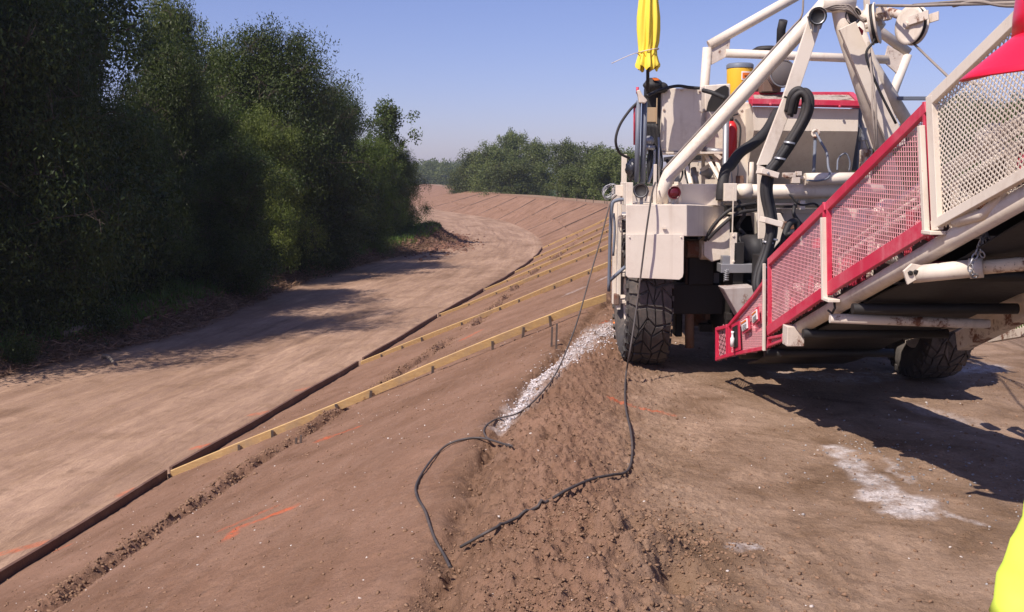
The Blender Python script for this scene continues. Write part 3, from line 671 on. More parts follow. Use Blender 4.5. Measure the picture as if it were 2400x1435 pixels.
# the far wood beyond the bend, one mass
def farwood():
    rs = np.random.RandomState(44); C = []; 
    for i in range(95):
        u = 930+ i*2.2 if i < 75 else 1090+(i-75)*30; d = rs.uniform(330, 420); x = (u-1200)/F*d; zt = P(u, 378+rs.uniform(-10, 16)+abs(u-1000)*0.02, d).z
        n = 900; q = rs.normal(size=(n,3)); q /= np.linalg.norm(q, axis=1)[:,None]; q *= rs.rand(n,1)**0.4
        hh = (zt+3)/2; tp = 1-0.55*np.clip(q[:,2], 0, 1)
        C.append(np.stack([x+q[:,0]*5.0*tp, d+q[:,1]*5, -3+hh+q[:,2]*hh], 1))
    C = np.concatenate(C); n = len(C)
    o = leafmesh('distant_wood', C, rs.normal(size=(n,3)), rs.uniform(.5,1.0,n), rs.uniform(.25,.5,n), M['leaf_far'], rs=rs)
    tag(o, 'hazy distant wood beyond the bend of the levee', 'wood', kind='stuff')
farwood()
# undergrowth, grass, brush
def shrub(seed, w_, h_, mat, n, leaf):
    rs = np.random.RandomState(seed); t = bpy.data.objects.new('shrub', None); col.objects.link(t)
    mb = MB(); C = []
    for i in range(14):
        a = rs.rand()*6.28; r = w_*0.5*rs.uniform(.3,1); hh = h_*rs.uniform(.5,1)
        e = Vector((math.cos(a)*r, math.sin(a)*r, hh)); md = e*0.5+Vector((0,0,hh*0.25)); mb.tube([Vector((0,0,-.1)), md, e], 0, 4, rs=[.02,.012,.005], cap=False)
        for _ in range(n//14):
            f = rs.uniform(.25,1.05); p = md*(2*f)*(f < .5) + (md.lerp(e, (f-.5)*2))*(f >= .5); C.append(np.array(p[:])+rs.normal(size=3)*w_*0.10)
    mb.build('stems', M['bark']).parent = t
    C = np.array(C); m = len(C); D = rs.normal(size=(m,3)); D[:,2] += .3
    leafmesh('foliage', C, D, leaf*rs.uniform(.6,1.3,m), leaf*.45*rs.uniform(.6,1.3,m), mat, t, rs); return t
sh = [shrub(21, 1.8, 1.0, M['leaf_dark'], 5000, .09), shrub(22, 2.0, 1.6, M['leaf_dark'], 5000, .10), shrub(23, 1.5, 1.0, M['leaf_light'], 4000, .09)]
su = set()
SHR = ((0,30,690,22.5,.6,'leafy shrub at the left edge above the log'),(0,120,680,24.5,.6,'leafy green shrub above the grey log'),(1,215,655,26,1.1,'dark shrub behind the log, right of the leafy ones'),
       (1,330,640,29,1.1,'dark brownish shrub in the middle of the brush bank'),(2,480,640,33,.8,'small light green shrub on the bank below the trees'),(0,560,640,36,.9,'green shrub beside the small stump in the grass'),
       (0,880,545,57,1.3,'bright shrub catching the sun at the foot of the last trees'),(1,790,575,50,1.5,'dark shrub at the foot of the sloping trees'),(1,690,600,44,1.4,'dark shrub left of the brush mound'),
       (0,945,545,64,1.2,'sunlit shrub beside the earth mound at the road bend'),(1,40,770,20.6,.38,'low dark shrub in the bottom left shade'),(1,240,720,23.6,.45,'low dark shrub right of the log'),(1,420,610,33,1.3,'tall dark shrub under the middle trees'),
       (1,610,590,42,1.4,'dark shrub under the pointed light willow'))
for k, u, v, d, s, lb in SHR:
    x = (u-1200)/F*d; o = sh[k]; first = k not in su; su.add(k)
    put(o, first, (x, d, zg(x, d)-0.05), s*1.1, R.uniform(0,6.28), lb, 'shrub', 'shrubs along the brush bank')
def grass():
    rs = np.random.RandomState(50); n = 70000
    Y = 16+60*rs.rand(n)**1.3; nb = np.abs(rs.normal(2.6, 1.6, n))+0.4; X = brush(Y)-nb
    keep = fbm(X*0.5, Y*0.5, 3, 77)+rs.rand(n)*0.6 > 0.05+(Y < 20)*0.1; X, Y = X[keep], Y[keep]
    Z = height(X, Y); n = len(X); L = rs.uniform(.14,.50,n); D = rs.normal(size=(n,3))*0.45; D[:,2] = 1
    o = leafmesh('bank_grass', np.stack([X, Y, Z+L*0.4], 1), D, L, rs.uniform(.02,.05,n), M['grass'], rs=rs); tag(o, 'green grass and weeds growing on the bank under the trees', 'grass', kind='stuff')
    n = 60000; Y = 9+70*rs.rand(n)**1.5; X = crest(Y)+7.6+rs.rand(n)**1.3*9; Z = height(X, Y); L = rs.uniform(.08,.22,n)*(1+Y/60); D = rs.normal(size=(n,3))*0.4; D[:,2] = 1
    o = leafmesh('levee_grass', np.stack([X, Y, Z+L*0.4], 1), D, L, rs.uniform(.02,.04,n)*(1+Y/40), M['grass'], rs=rs); tag(o, 'bright grass on the right hand slope of the levee', 'grass', kind='stuff')
    # dry twigs and litter on the bank
    n = 42000; Y = 15+52*rs.rand(n)**1.2; nb = rs.normal(0.9, 1.1, n); nb = nb[nb > -0.6]; n = len(nb); Y = Y[:n]; X = brush(Y)-nb; Z = height(X, Y); D = rs.normal(size=(n,3)); D[:,2] *= 0.35
    L = rs.uniform(.06,.45,n)*(1+1.4*rs.rand(n)**3); o = leafmesh('dry_brush', np.stack([X, Y, Z+0.03+0.10*rs.rand(n)], 1), D, L, rs.uniform(.012,.03,n), M['litter'], rs=rs)
    tag(o, 'dead twigs and dry brush heaped along the bank beside the road', 'brush', kind='stuff')
    n = 9000; Y = rs.normal(61, 3.5, n); X = rs.normal(-4.9, 0.9, n); s = 0.03+0.10*rs.rand(n)**3
    scatter('mound_clods', 'reddish clods on the earth mound at the bend of the road', 'soil clods', np.stack([X, Y, height(X, Y)], 1), s, rndmat('mound_soil', (0.10,0.05,0.035), (0.24,0.13,0.09)), seed=77)
grass()
def brush_clods():
    rs = np.random.RandomState(91); n = 16000; Y = 16+48*rs.rand(n)**1.2; X = brush(Y)-np.abs(rs.normal(0.5, 0.7, n))+0.25; s = 0.015+0.07*rs.rand(n)**4
    scatter('brush_soil', 'reddish lumps of pushed up soil along the brush bank', 'soil clods', np.stack([X, Y, height(X, Y)], 1), s, rndmat('brush_soil', (0.09,0.05,0.032), (0.22,0.13,0.085)), seed=78)
brush_clods()
def log(u0, v0, d0, u1, v1, d1, r, lb):
    a = P(u0, v0, d0); b = P(u1, v1, d1); a.z = zg(a.x, a.y)+r*1.0; b.z = zg(b.x, b.y)+r*1.5
    pts = spline([a, a.lerp(b, .35)+Vector((0,0,.06)), a.lerp(b, .7)+Vector((0,.05,.02)), b], 5)
    o = MB().tube(pts, 0, 9, rs=[r*(1-.45*i/len(pts))*(1+.1*math.sin(i*2)) for i in range(len(pts))]).build('fallen_log', paint_log)
    tag(o, lb, 'log')
paint_log = paint('dead_grey_wood', (0.20,0.16,0.13), (0.07,0.05,0.04), amount=0.9, rough=0.9, bump=0.5)
log(135, 722, 22.4, 232, 692, 23.6, 0.11, 'grey fallen log lying on the dark brush bank at left')
log(235, 700, 21.6, 262, 770, 20.8, 0.05, 'thin dead branch slanting down right of the grey log')
p = slope_pt(617, 655); st = MB().lathe((p.x, p.y, zg(p.x,p.y)-.05), (0.1,0,1), [(0,.0),(0,.14),(.12,.12),(.30,.11),(.33,.07),(.33,0)], 9).build('tree_stump', paint_log); tag(st, 'small pale stump standing in the grass on the left bank', 'stump')
# ---------------------------------------------------------------- the concrete placing machine
M['drum'] = paint('dusty_drum_end', (0.13,0.115,0.11), (0.26,0.17,0.12), amount=0.7, rough=0.6)
M['glass'] = paint('lamp_glass', (0.55,0.55,0.56), (0.2,0.18,0.16), amount=0.5, rough=0.28, metallic=0.7)
M['redlens'] = paint('red_lens', (0.09,0.008,0.012), (0.1,0.05,0.05), amount=0.2, rough=0.15)
M['fire'] = paint('extinguisher_red', (0.60,0.02,0.02), (0.3,0.1,0.1), amount=0.3, rough=0.3)
M['belt'] = paint('dusty_conveyor_belt', (0.17,0.125,0.11), (0.30,0.22,0.19), amount=0.9, rough=0.85)
M['tan'] = paint('tan_board', (0.42,0.30,0.18), (0.2,0.13,0.09), amount=0.5, rough=0.7)
M['sticker'] = paint('white_sticker', (0.80,0.76,0.74), (0.5,0.4,0.38), amount=0.3, rough=0.4)
M['bag'] = paint('black_plastic_bag', (0.02,0.02,0.025), (0.08,0.08,0.09), amount=0.3, rough=0.22, bump=0.8, scale=3)
mach = empty('concrete_placer', (2.8, 10.5, 0), 'large cream painted concrete placing machine with red mesh conveyor guards on the levee crest', 'construction machine')
W = M['white']
def rect(u0, v0, u1, v1, d, dep, mb=None):
    """box whose front face covers the pixel rectangle at distance d and which is dep deep"""
    mb = mb or MB(); a = P(u0, v1, d); b = P(u1, v0, d); return mb.bb(a.x, b.x, d, d+dep, a.z, b.z)
def rod(p, r, n=14, k=0, mb=None):
    mb = mb or MB(); q = [P(*a) for a in p]; return mb.tube(spline(q, k) if k else q, r, n)
def bolts(mb, lst, d, r=0.012):
    for u, v in lst: c = P(u, v, d); mb.lathe(c, (0,-1,0), [(-.002,r),(.010,r),(.012,r*.6),(.012,0)], 6, False)
    return mb
def disc_lamp(u, v, d, r, ax, lens, name, lb, rim=M['black']):
    c = P(u, v, d); ax = Vector(ax).normalized()
    h = MB().lathe(c, ax, [(-.12,0),(-.115,r*.35),(-.08,r*.75),(-.03,r*.98),(.0,r*1.08),(.02,r*1.08),(.022,r*.93),(.006,r*.90),(.006,0)], 28).build(name, rim, mach, label=lb)
    MB().lathe(c, ax, [(.012,r*.90),(-.004,r*.72),(-.012,r*.40),(-.010,r*.2),(.004,r*.14),(.006,0)] if lens is M['glass'] else [(.008,r*.89),(.016,r*.7),(.021,r*.35),(.023,0)], 28).build('lens', lens, h)
    b = MB(); b.beam(c-ax*.06+Vector((0,0,-r*.6)), c-ax*.06+Vector((0,0,-r*1.9)), .03, .02, up=(0,1,0))
    for s in (-1, 1): b.beam(c-ax*.04+Vector((s*r*1.02,0,-.0)), c-ax*.04+Vector((s*r*.55,0,-r*1.5)), .01, .02, up=(0,1,0))
    b.build('bracket', M['galv'], h)
# wheels
def wheel(xc, yc, zc, wd, r, label):
    t = empty('wheel_part', (0,0,0), None, None); bpy.data.objects.remove(t)
    b = MB(); ax = (1,0,0); h = wd/2
    b.lathe((xc,yc,zc), ax, [(-h*.62,r*.56),(-h*.95,r*.64),(-h*1.02,r*.80),(-h*.92,r*.93),(-h*.80,r*.962),(0,r*.968),(h*.80,r*.962),(h*.92,r*.93),(h*1.02,r*.80),(h*.95,r*.64),(h*.62,r*.56)], 72)
    rs = np.random.RandomState(4); nu, nv = 34, 5
    g = {}
    for i in range(nu):
        for j in range(nv+1):
            e = 0 if j in (0, nv) else 1
            g[i,j] = ((i + (0.5*(j % 2) + 0.22*math.sin(i*1.7+j*2.1)) + rs.uniform(-.34,.34)*e), -1+2*j/nv + rs.uniform(-.13,.13)*e)
    for i in range(nu):
        for j in range(nv):
            if (i+j*2) % 3 == 0 and 0 < j < nv-1:  pass
            i2 = (i+1) % nu; q = [g[i,j], (g[i2,j][0]+(nu if i2 == 0 else 0), g[i2,j][1]), (g[i2,j+1][0]+(nu if i2 == 0 else 0), g[i2,j+1][1]), g[i,j+1]]
            cu = sum(a for a, _ in q)/4; cv = sum(a for _, a in q)/4; V = []
            for rr, k in ((r*.945, .87), (r*1.0, .76)):
                for a, c_ in q:
                    a2 = cu+(a-cu)*k; c2 = cv+(c_-cv)*(k+.06); an = a2/nu*2*math.pi; edge = abs(c2); rx = rr*(1-.030*max(0, edge-.6)/.4)
                    V.append((xc+c2*h*.97, yc+math.cos(an)*rx, zc+math.sin(an)*rx))
            b.add(V, [(4,5,6,7),(0,1,5,4),(1,2,6,5),(2,3,7,6),(3,0,4,7)])
        # shoulder lugs
        for s in (-1, 1):
            an = (i+.5)/nu*2*math.pi; V = []
            for rr, xx in ((r*.86,1.0),(r*.95,.95)):
                for da in (-.035,.035): V.append((xc+s*h*xx*1.01, yc+math.cos(an+da)*rr, zc+math.sin(an+da)*rr))
            V2 = [(x_+s*.018, y_, z_) for x_, y_, z_ in V]; b.add(V+V2, [(4,5,7,6),(0,1,5,4),(2,3,7,6),(0,2,6,4),(1,3,7,5)])
    ty = b.build('wheel', M['tyre'], mach, label=label)
    k = MB().lathe((xc,yc,zc), ax, [(-h*.62,r*.57),(-h*.66,r*.52),(-h*.2,r*.47),(-h*.15,r*.2),(-h*.35,r*.16),(-h*.35,0)], 32).lathe((xc,yc,zc), (-1,0,0), [(-h*.62,r*.57),(-h*.66,r*.52),(-h*.2,r*.47),(-h*.15,r*.2),(-h*.35,r*.16),(-h*.35,0)], 32)
    for i in range(10): an = i*.628; k.lathe((xc-h*.18, yc+math.cos(an)*r*.3, zc+math.sin(an)*r*.3), (-1,0,0), [(0,.02),(.03,.02),(.03,0)], 6, False)
    k.build('rim', M['whitedirty'], ty)
wheel(1.315, 9.93, 0.705, 0.43, 0.70, 'large knobbly tyre at the left rear under the white fender plate')
wheel(4.16, 9.80, 0.60, 0.43, 0.70, 'large knobbly tyre in deep shade at the right rear')
wheel(1.95, 15.2, 0.67, 0.43, 0.70, 'tyre under the front of the machine, left'); wheel(3.7, 15.2, 0.60, 0.43, 0.70, 'tyre under the front of the machine, right')
# chassis
b = MB(); b.bb(1.75, 2.0, 9.7, 15.6, .85, 1.2); b.bb(3.6, 3.85, 9.7, 15.6, .85, 1.2); b.bb(1.6, 4.0, 9.75, 10.05, .55, .85); b.bb(1.6, 4.0, 14.45, 14.75, .55, .85)
b.bb(2.0, 3.6, 10.4, 10.6, .35, 1.55); b.bb(2.0, 3.6, 12, 15.4, .9, 1.35); b.bb(1.9, 3.7, 10.7, 12, .45, .9)
build_each(b, 'chassis_beam', M['dark'], mach, .01)
b = MB(); b.bb(2.05, 3.55, 9.3, 9.42, .55, .62); b.bb(2.1, 2.2, 9.3, 10.5, .3, 1.3); b.bb(3.3, 3.4, 9.4, 10.5, .3, 1.3); b.bb(2.0, 3.7, 9.9, 10.2, .95, 1.35)
b.bb(3.62, 3.95, 9.35, 9.5, .42, 1.0)
build_each(b, 'undercarriage_beam', M['dark'], mach, .006)
rod([(1616,568,9.8),(1616,815,9.8)], .045, 14).build('steering_column', M['rust'], mach)
b = rect(1604, 565, 1650, 602, 9.75, .3); b.lathe(P(1630,584,9.7), (1,0,0), [(-.09,.0),(-.09,.085),(.09,.085),(.09,0)], 20); b.build('axle_housing', M['rust'], mach, bevel=.006)
rect(1583, 650, 1602, 790, 10.0, .2).build('hub_plate', M['dark'], mach, bevel=.01)
rect(1625, 690, 1660, 765, 10.2, .2).build('axle_bracket', M['rust'], mach, bevel=.01)
# engine deck and body behind
b = MB(); b.bb(1.55, 3.9, 11.3, 15.4, 1.35, 1.75); b.build('engine_deck', W, mach, bevel=.015)
b = rect(1610, 362, 1700, 436, 11.0, 1.5); b.build('tool_box', W, mach, bevel=.01)
b = rect(1604, 362, 1702, 374, 10.98, 1.52); b.build('tool_box_lid', M['black'], mach, bevel=.006)
rod([(1636,388,10.95),(1637,380,10.9),(1660,380,10.9),(1662,388,10.95)], .006, 6).build('box_handle', M['galv'], mach)
b = MB(); b.bb(1.35, 1.62, 10.4, 13, 1.40, 1.46); b.build('walkway', M['galv'], mach)
# fender plates
top = [P(1467,480,9.1), P(1610,480,9.1), P(1697,484,9.75)]
lo = [P(1467,551,9.1), P(1610,554,9.1), P(1697,554,9.75)]
b = MB(); vs = top+lo+[Vector((1.205,10.35,top[0].z)), Vector((2.15,10.35,top[2].z)), Vector((1.205,10.35,lo[0].z)), Vector((2.15,10.35,lo[2].z))]
b.add(vs, [(0,3,4,1),(1,4,5,2),(0,1,2,7,6),(3,8,9,5,4),(0,6,8,3),(2,5,9,7),(6,7,9,8)]); b.build('fender_box', W, mach, bevel=.006)
pl = [(1467,549),(1603,549),(1602,640),(1600,650),(1592,656),(1472,651),(1467,646)]
b = MB().prism([P(u,v,9.075) for u, v in pl], (0,.018,0)); bolts(b, [(1475,556),(1596,556)], 9.075, .008); b.build('fender_plate', W, mach, bevel=.003)
b = MB(); 
for a in ((1540,513,1546),): pass
b = rect(1552, 533, 1562, 535, 9.07, .02); b.build('weld_mark', M['whitedirty'], mach)
# rear cross member and vertical plates
b = rect(1540, 432, 1690, 482, 9.55, .35); b.build('rear_cross_member', W, mach, bevel=.006)
b = rect(1590, 428, 1598, 484, 9.5, .5); rect(1467, 428, 1484, 482, 9.2, .5, b); rect(1443, 434, 1470, 460, 9.5, .12, b); rect(1531, 385, 1540, 480, 9.35, .03, b)
rect(1457, 362, 1470, 432, 9.9, .06, b); rect(1484, 437, 1540, 460, 9.75, .4, b); build_each(b, 'upright_plate', W, mach, .004)
b = rect(1697, 430, 1728, 472, 9.4, .22); rect(1725, 462, 1990, 466, 9.7, .25, b); rect(1700, 476, 1905, 481, 9.68, .1, b); rect(1875, 470, 1888, 492, 9.6, .1, b); rect(1725, 500, 1800, 506, 9.8, .5, b); rect(1830, 490, 2050, 500, 9.9, .3, b)
build_each(b, 'sliding_rail', W, mach, .005)
rect(1690, 482, 2040, 540, 10.2, .1).build('rear_back_panel', M['dark'], mach)
b = MB().tube([P(1712,448,9.6), P(2075,448,9.6)], .066, 20); b.tube([P(1728,448,9.6), P(1760,448,9.6)], .074, 20); b.build('sliding_tube', W, mach)
b = MB().tube([P(1886,420,9.5), P(2030,418,9.5)], .058, 20); b.build('hydraulic_cylinder', W, mach)
b = MB().tube([P(1840,415,9.5), P(1888,418,9.5)], .018, 10); rect(1838, 405, 1866, 416, 9.45, .08, b); rect(1856, 416, 1876, 430, 9.45, .08, b); rect(1868, 402, 1880, 412, 9.45, .08, b); b.build('valve_block', M['whitedirty'], mach, bevel=.004)
rod([(1760,380,10.1),(1760,440,10.1)], .03, 10).build('drain_pipe', W, mach)
# hopper with red framed mesh lid
zt = P(1765, 250, 10.2).z; f = [P(1765,250,10.2), P(2013,256,10.2), P(2011,308,10.2), P(1767,306,10.2)]
b = MB(); lowr = [P(1990,440,10.75), P(1745,440,10.75)]; bk = [Vector((f[0].x-.02,12.0,f[0].z)), Vector((f[1].x,12.0,f[1].z)), Vector((f[2].x,12,f[2].z)), Vector((f[3].x-.02,12,f[3].z)), Vector((lowr[0].x,12,lowr[0].z)), Vector((lowr[1].x,12,lowr[1].z))]
b.add(f+lowr+bk, [(0,3,2,1),(3,5,4,2),(0,1,7,6),(1,2,8,7),(2,4,10,8),(5,11,10,4),(0,6,9,3),(3,9,11,5),(6,7,8,9),(9,8,10,11)]); b.build('hopper', W, mach, bevel=.006)
b = rect(1712, 240, 1764, 440, 10.55, 1.3); b.build('hopper_side_box', W, mach, bevel=.012)
b = bolts(MB(), [(1738,258),(1731,268),(1750,305),(1728,330)], 10.55, .014); b.build('side_bolts', M['whitedirty'], mach)
lid = [P(1757,222,10.9), P(1994,222,10.9), P(2015,243,10.15), P(1762,238,10.15)]
b = MB()
for i in range(4): b.beam(lid[i], lid[(i+1) % 4], .055, .055)
b.beam(lid[3]-Vector((0,0,.012)), lid[2]-Vector((0,0,.012)), .03, .065); bolts(b, [(1806,245),(1968,250)], 10.12, .015)
fr = b.build('hopper_lid', M['red'], mach, bevel=.004)
# generic expanded metal
def inpoly(a, z, poly):
    c = False; n = len(poly)
    for i in range(n):
        x1, y1 = poly[i]; x2, y2 = poly[i-1]
        if (y1 > z) != (y2 > z) and a < (x2-x1)*(z-y1)/(y2-y1)+x1: c = not c
    return c
def expanded(quad, px, pz, th, ang=0.0, wdt=0.005):
    """expanded metal sheet filling a planar polygon; px, pz opening pitch; returns MB"""
    quad = [Vector(p) for p in quad]; o = quad[0]; e1 = (quad[1]-o).normalized(); nn = Vector((0,0,0))
    for i in range(len(quad)): nn += (quad[i]-o).cross(quad[(i+1) % len(quad)]-o)
    nn.normalize(); e2 = nn.cross(e1)
    e1, e2 = e1*math.cos(ang)+e2*math.sin(ang), e2*math.cos(ang)-e1*math.sin(ang)
    pol = [((p-o).dot(e1), (p-o).dot(e2)) for p in quad]
    a0, a1 = min(p[0] for p in pol), max(p[0] for p in pol); b0, b1 = min(p[1] for p in pol), max(p[1] for p in pol)
    m = MB(); r = 0; z = b0
    while z < b1+pz:
        a = a0-px; k = 0
        while a < a1+px:
            s = 1 if (k+r) % 2 else -1
            x1, x2 = a+px*.12, a+px*.5-px*.12+px*.0
            p = [(a, z+s*pz*.5*.9), (a+px*.34, z-s*0), (a+px*.5, z-s*pz*.5*.9)]
            if inpoly(a+px*.25, z, pol):
                A = o+e1*a+e2*(z+s*pz*.45); B = o+e1*(a+px*.5)+e2*(z-s*pz*.45)
                h = e2*wdt*.5; t = nn*th*.5
                vs = [A-h-t, B-h-t, B+h-t, A+h-t, A-h+t, B-h+t, B+h+t, A+h+t]
                m.add(vs, [(0,3,2,1),(4,5,6,7),(0,1,5,4),(2,3,7,6)])
            a += px*.5; k += 1
        z += pz; r += 1
    return m
expanded(lid, .05, .022, .004, 0, .006).build('lid_mesh', M['whitedirty'], fr)
rect(1770, 236, 2000, 239, 10.4, .4).build('intake_grille', M['dark'], mach)
# electrical boxes and their supports
b = rect(1550, 207, 1645, 355, 10.0, .32); eb = b.build('control_box', W, mach, bevel=.006)
bolts(MB(), [(1556,212),(1597,211),(1640,216),(1556,258),(1640,260),(1555,308),(1643,300),(1555,348),(1605,350),(1632,350)], 10.0, .013).build('bolts', M['whitedirty'], eb)
b = rect(1653, 262, 1697, 352, 10.2, .3); b.build('junction_box', W, mach, bevel=.006)
b = MB().prism([P(1652,200,10.3), P(1712,196,10.3), P(1712,262,10.3), P(1652,262,10.3)], (0,.4,0)); b.build('upper_cabinet', W, mach, bevel=.01)
MB().prism([P(u,v,10.29) for u, v in ((1672,215),(1690,203),(1700,200),(1708,205),(1708,225),(1690,262),(1655,262),(1660,240))], (0,.012,0)).build('cabinet_window', M['dark'], mach, bevel=.002)
b = MB()
for a in (((1652,360,10.1),(1692,432,9.9)), ((1672,362,10.1),(1700,430,9.9)), ((1602,360,10.1),(1618,432,9.9)), ((1560,357,10.1),(1700,362,10.1)), ((1648,300,10.4),(1648,432,10.4)), ((1675,360,10),(1690,372,10)), ((1642,400,10.2),(1690,372,10.2))): b.beam(P(*a[0]), P(*a[1]), .035, .035, up=(0,1,0))
rect(1550, 356, 1700, 361, 9.98, .4, b); build_each(b, 'box_stand_strut', W, mach, .003)
b = MB(); b.tube([P(1702,262,9.85), P(1700,400,9.85), P(1692,470,9.7)], .03, 12); b.tube([P(1625,395,10.2), P(1632,432,10.1)], .03, 10); b.tube([P(1645,398,10.4), P(1668,410,10.4)], .055, 12); b.tube([P(1650,352,10.1), P(1700,356,10)], .03, 10); build_each(b, 'grey_pipe', M['galv'], mach)
# vertical pipes and odds and ends at the left
b = MB(); b.tube([P(1497,236,9.6), P(1492,428,9.6)], .024, 14); b.build('hanging_pipe', M['pipe'], mach); b = MB(); b.tube([P(1511,240,9.65), P(1506,430,9.65)], .027, 14); b.build('hanging_pipe', M['pipe'], mach)
b = MB(); b.tube([P(1494,240,9.62), P(1487,255,9.62), P(1487,340,9.62)], .011, 10); b.lathe(P(1494,212,9.6), (0,0,1), [(-.03,0),(-.03,.014),(.03,.014),(.03,0)], 10); b.build('red_rod', M['red'], mach)
b = MB(); b.prism([P(u,v,9.55) for u, v in ((1492,212),(1500,210),(1506,222),(1518,236),(1513,242),(1498,241),(1496,225))], (0,.07,0)); b.build('white_clamp', M['whitedirty'], mach, bevel=.008)
def blob(mb, c, r, seed, sq=(1,1,1), amp=.18, n=14):
    rs = random.Random(seed); c = Vector(c); ph = [rs.uniform(0,6) for _ in range(6)]; vs = []; fs = []
    for i in range(n+1):
        th = math.pi*i/n
        for j in range(n*2):
            a = math.pi*j/n; d = Vector((math.sin(th)*math.cos(a), math.sin(th)*math.sin(a), math.cos(th)))
            k = 1+amp*(math.sin(d.x*3+ph[0])+math.sin(d.y*4+ph[1])+math.sin(d.z*3.5+ph[2]))/2+amp*.4*math.sin(d.x*9+d.z*8+ph[3])
            vs.append(c+Vector((d.x*r*sq[0]*k, d.y*r*sq[1]*k, d.z*r*sq[2]*k)))
    for i in range(n):
        for j in range(n*2): j2 = (j+1) % (n*2); fs.append((i*n*2+j, (i+1)*n*2+j, (i+1)*n*2+j2, i*n*2+j2))
    return mb.add(vs, fs, True)
b = MB(); blob(b, P(1530,200,10.0), .10, 3, (1,1,.72), .10); blob(b, P(1553,206,10.0), .06, 5, (1,1,.9), .10); rect(1512, 205, 1550, 330, 10.1, .16, b); rect(1520, 320, 1548, 420, 10.2, .12, b); b.build('engine_air_unit', M['black'], mach)
MB().prism([P(u,v,9.885) for u, v in ((1528,183),(1541,183),(1546,188),(1534,189))], (0,.02,0)).build('orange_mark', M['orange'], mach)
rect(1512, 252, 1538, 286, 9.9, .06).build('wooden_block', M['tan'], mach, bevel=.003); rect(1538, 230, 1541, 290, 9.88, .02).build('wooden_batten', M['tan'], mach)
b = MB()
for k in range(9): rod([(1515+k*3,290,9.9),(1519+k*3.5,330+k*2,9.9),(1512+k*5,380,9.85),(1515+k*4,430,9.8)], .006+.002*(k % 3), 6, 5, b)
b.build('wiring_bundle', M['black'], mach)
b = MB(); b.lathe(P(1521,330,9.8), (-.3,-1,.1), [(-.06,0),(-.06,.045),(0,.05),(.005,.03),(.03,.028),(.03,0)], 16); b.tube([P(1510,345,9.8), P(1535,347,9.8)], .025, 10); b.tube([P(1544,322,9.8), P(1544,430,9.8)], .012, 8); rod([(1534,350,9.8),(1533,385,9.8),(1520,430,9.7)], .014, 8, 5, b); b.build('control_valves', M['galv'], mach)
b = MB(); blob(b, P(1481,398,9.7), .085, 8, (.75,.8,1.25), .22); b.build('black_bag', M['bag'], mach)
rod([(1515,226,9.7),(1545,212,9.8),(1585,202,9.9),(1615,205,9.95),(1640,207,9.95)], .016, 10, 8).build('cable', M['black'], mach)
rod([(1648,212,10.1),(1670,218,10),(1700,231,9.95)], .022, 10, 8).build('cable', M['black'], mach)
rod([(1497,238,9.6),(1475,260,9.6),(1452,295,9.6),(1443,330,9.6),(1452,358,9.65),(1475,371,9.7)], .013, 10, 8).build('cable', M['black'], mach)
b = MB()
for i in range(6):
    c = P(1424+i*1.5, 446+(i % 3)*2, 9.55); ax = Vector((.2*math.sin(i*2), 1, .3*math.cos(i*1.7))).normalized(); e1 = ax.orthogonal().normalized(); e2 = ax.cross(e1)
    b.tube([c+(e1*math.cos(a*.35)*.075*(.8+.08*i) + e2*math.sin(a*.35)*.05*(.9+.05*(i % 2))) for a in range(19)], .0035, 5)
rod([(1440,440,9.55),(1452,445,9.55)], .004, 5, 0, b); b.build('wire_coil', M['galv'], mach)
# ladder and handrails
b = MB(); lx0, lx1 = P(1447,600,9.75).x, P(1462,600,9.75).x
b.bb(lx0, lx0+.035, 9.72, 9.82, .60, 1.66); b.bb(lx0, lx0+.035, 10.15, 10.25, .60, 1.66)
for z in (.66,.93,1.17,1.33,1.5): b.bb(lx0+.035, lx0+.13, 9.74, 10.2, z, z+.035)
b.build('ladder', W, mach, bevel=.004)
b = MB(); rod([(1471,467,9.4),(1445,470,9.4),(1434,485,9.4),(1430,560,9.45),(1427,683,9.5)], .017, 12, 6, b); rod([(1427,660,9.5),(1466,625,9.4)], .017, 12, 0, b); rod([(1438,500,9.7),(1441,540,9.7),(1437,600,9.7)], .012, 8, 5, b); build_each(b, 'handrail', M['pipe'], mach)
b = rect(1440, 690, 1452, 716, 9.7, .1); b.build('ladder_foot', M['rust'], mach, bevel=.01)
# lamps
disc_lamp(1502, 447, 9.15, .066, (-.25,-1,.05), M['glass'], 'work_lamp', 'round clear work lamp above the left fender plate')
disc_lamp(1580, 452, 9.2, .056, (0,-1,.05), M['redlens'], 'tail_lamp', 'dark red round lamp right of the clear one', M['redlens'])
disc_lamp(1916, 38, 8.85, .072, (0,-1,-.12), M['glass'], 'work_lamp', 'round clear lamp high on the left of the mast head')
disc_lamp(1998, 38, 9.3, .072, (0.1,-1,-.12), M['glass'], 'work_lamp', 'round clear lamp high on the mast, half hidden by the pulley')
# mast
b = MB(); b.tube([P(1548,478,9.4), P(1552,445,9.4), P(1570,408,9.4), P(1905,42,9.3), P(1968,-30,9.3)], .068, 20); b.build('mast_leg', W, mach, label='long round mast brace rising from the left fender to the mast head')
rod([(1552,400,9.28),(1690,250,9.22),(1850,72,9.15),(1878,40,9.1),(1883,-5,9.1)], .009, 8, 6).build('air_line', M['rope'], mach)
b = MB(); b.tube([P(1662,107,11.2), P(1900,-28,11.2)], .055, 16); b.tube([P(1658,112,11.2), P(1650,220,11.2), P(1648,430,11.2)], .052, 16); b.tube([P(1700,125,11.2), P(2080,140,11.2)], .048, 16)
b.tube([P(2129,124,11.2), P(2020,42,11.2), P(1960,-10,11.2)], .055, 16); b.tube([P(2127,128,11.2), P(2098,205,11.2), P(2080,260,11.2), P(2075,430,11.2)], .05, 16); build_each(b, 'roll_frame_bar', W, mach)
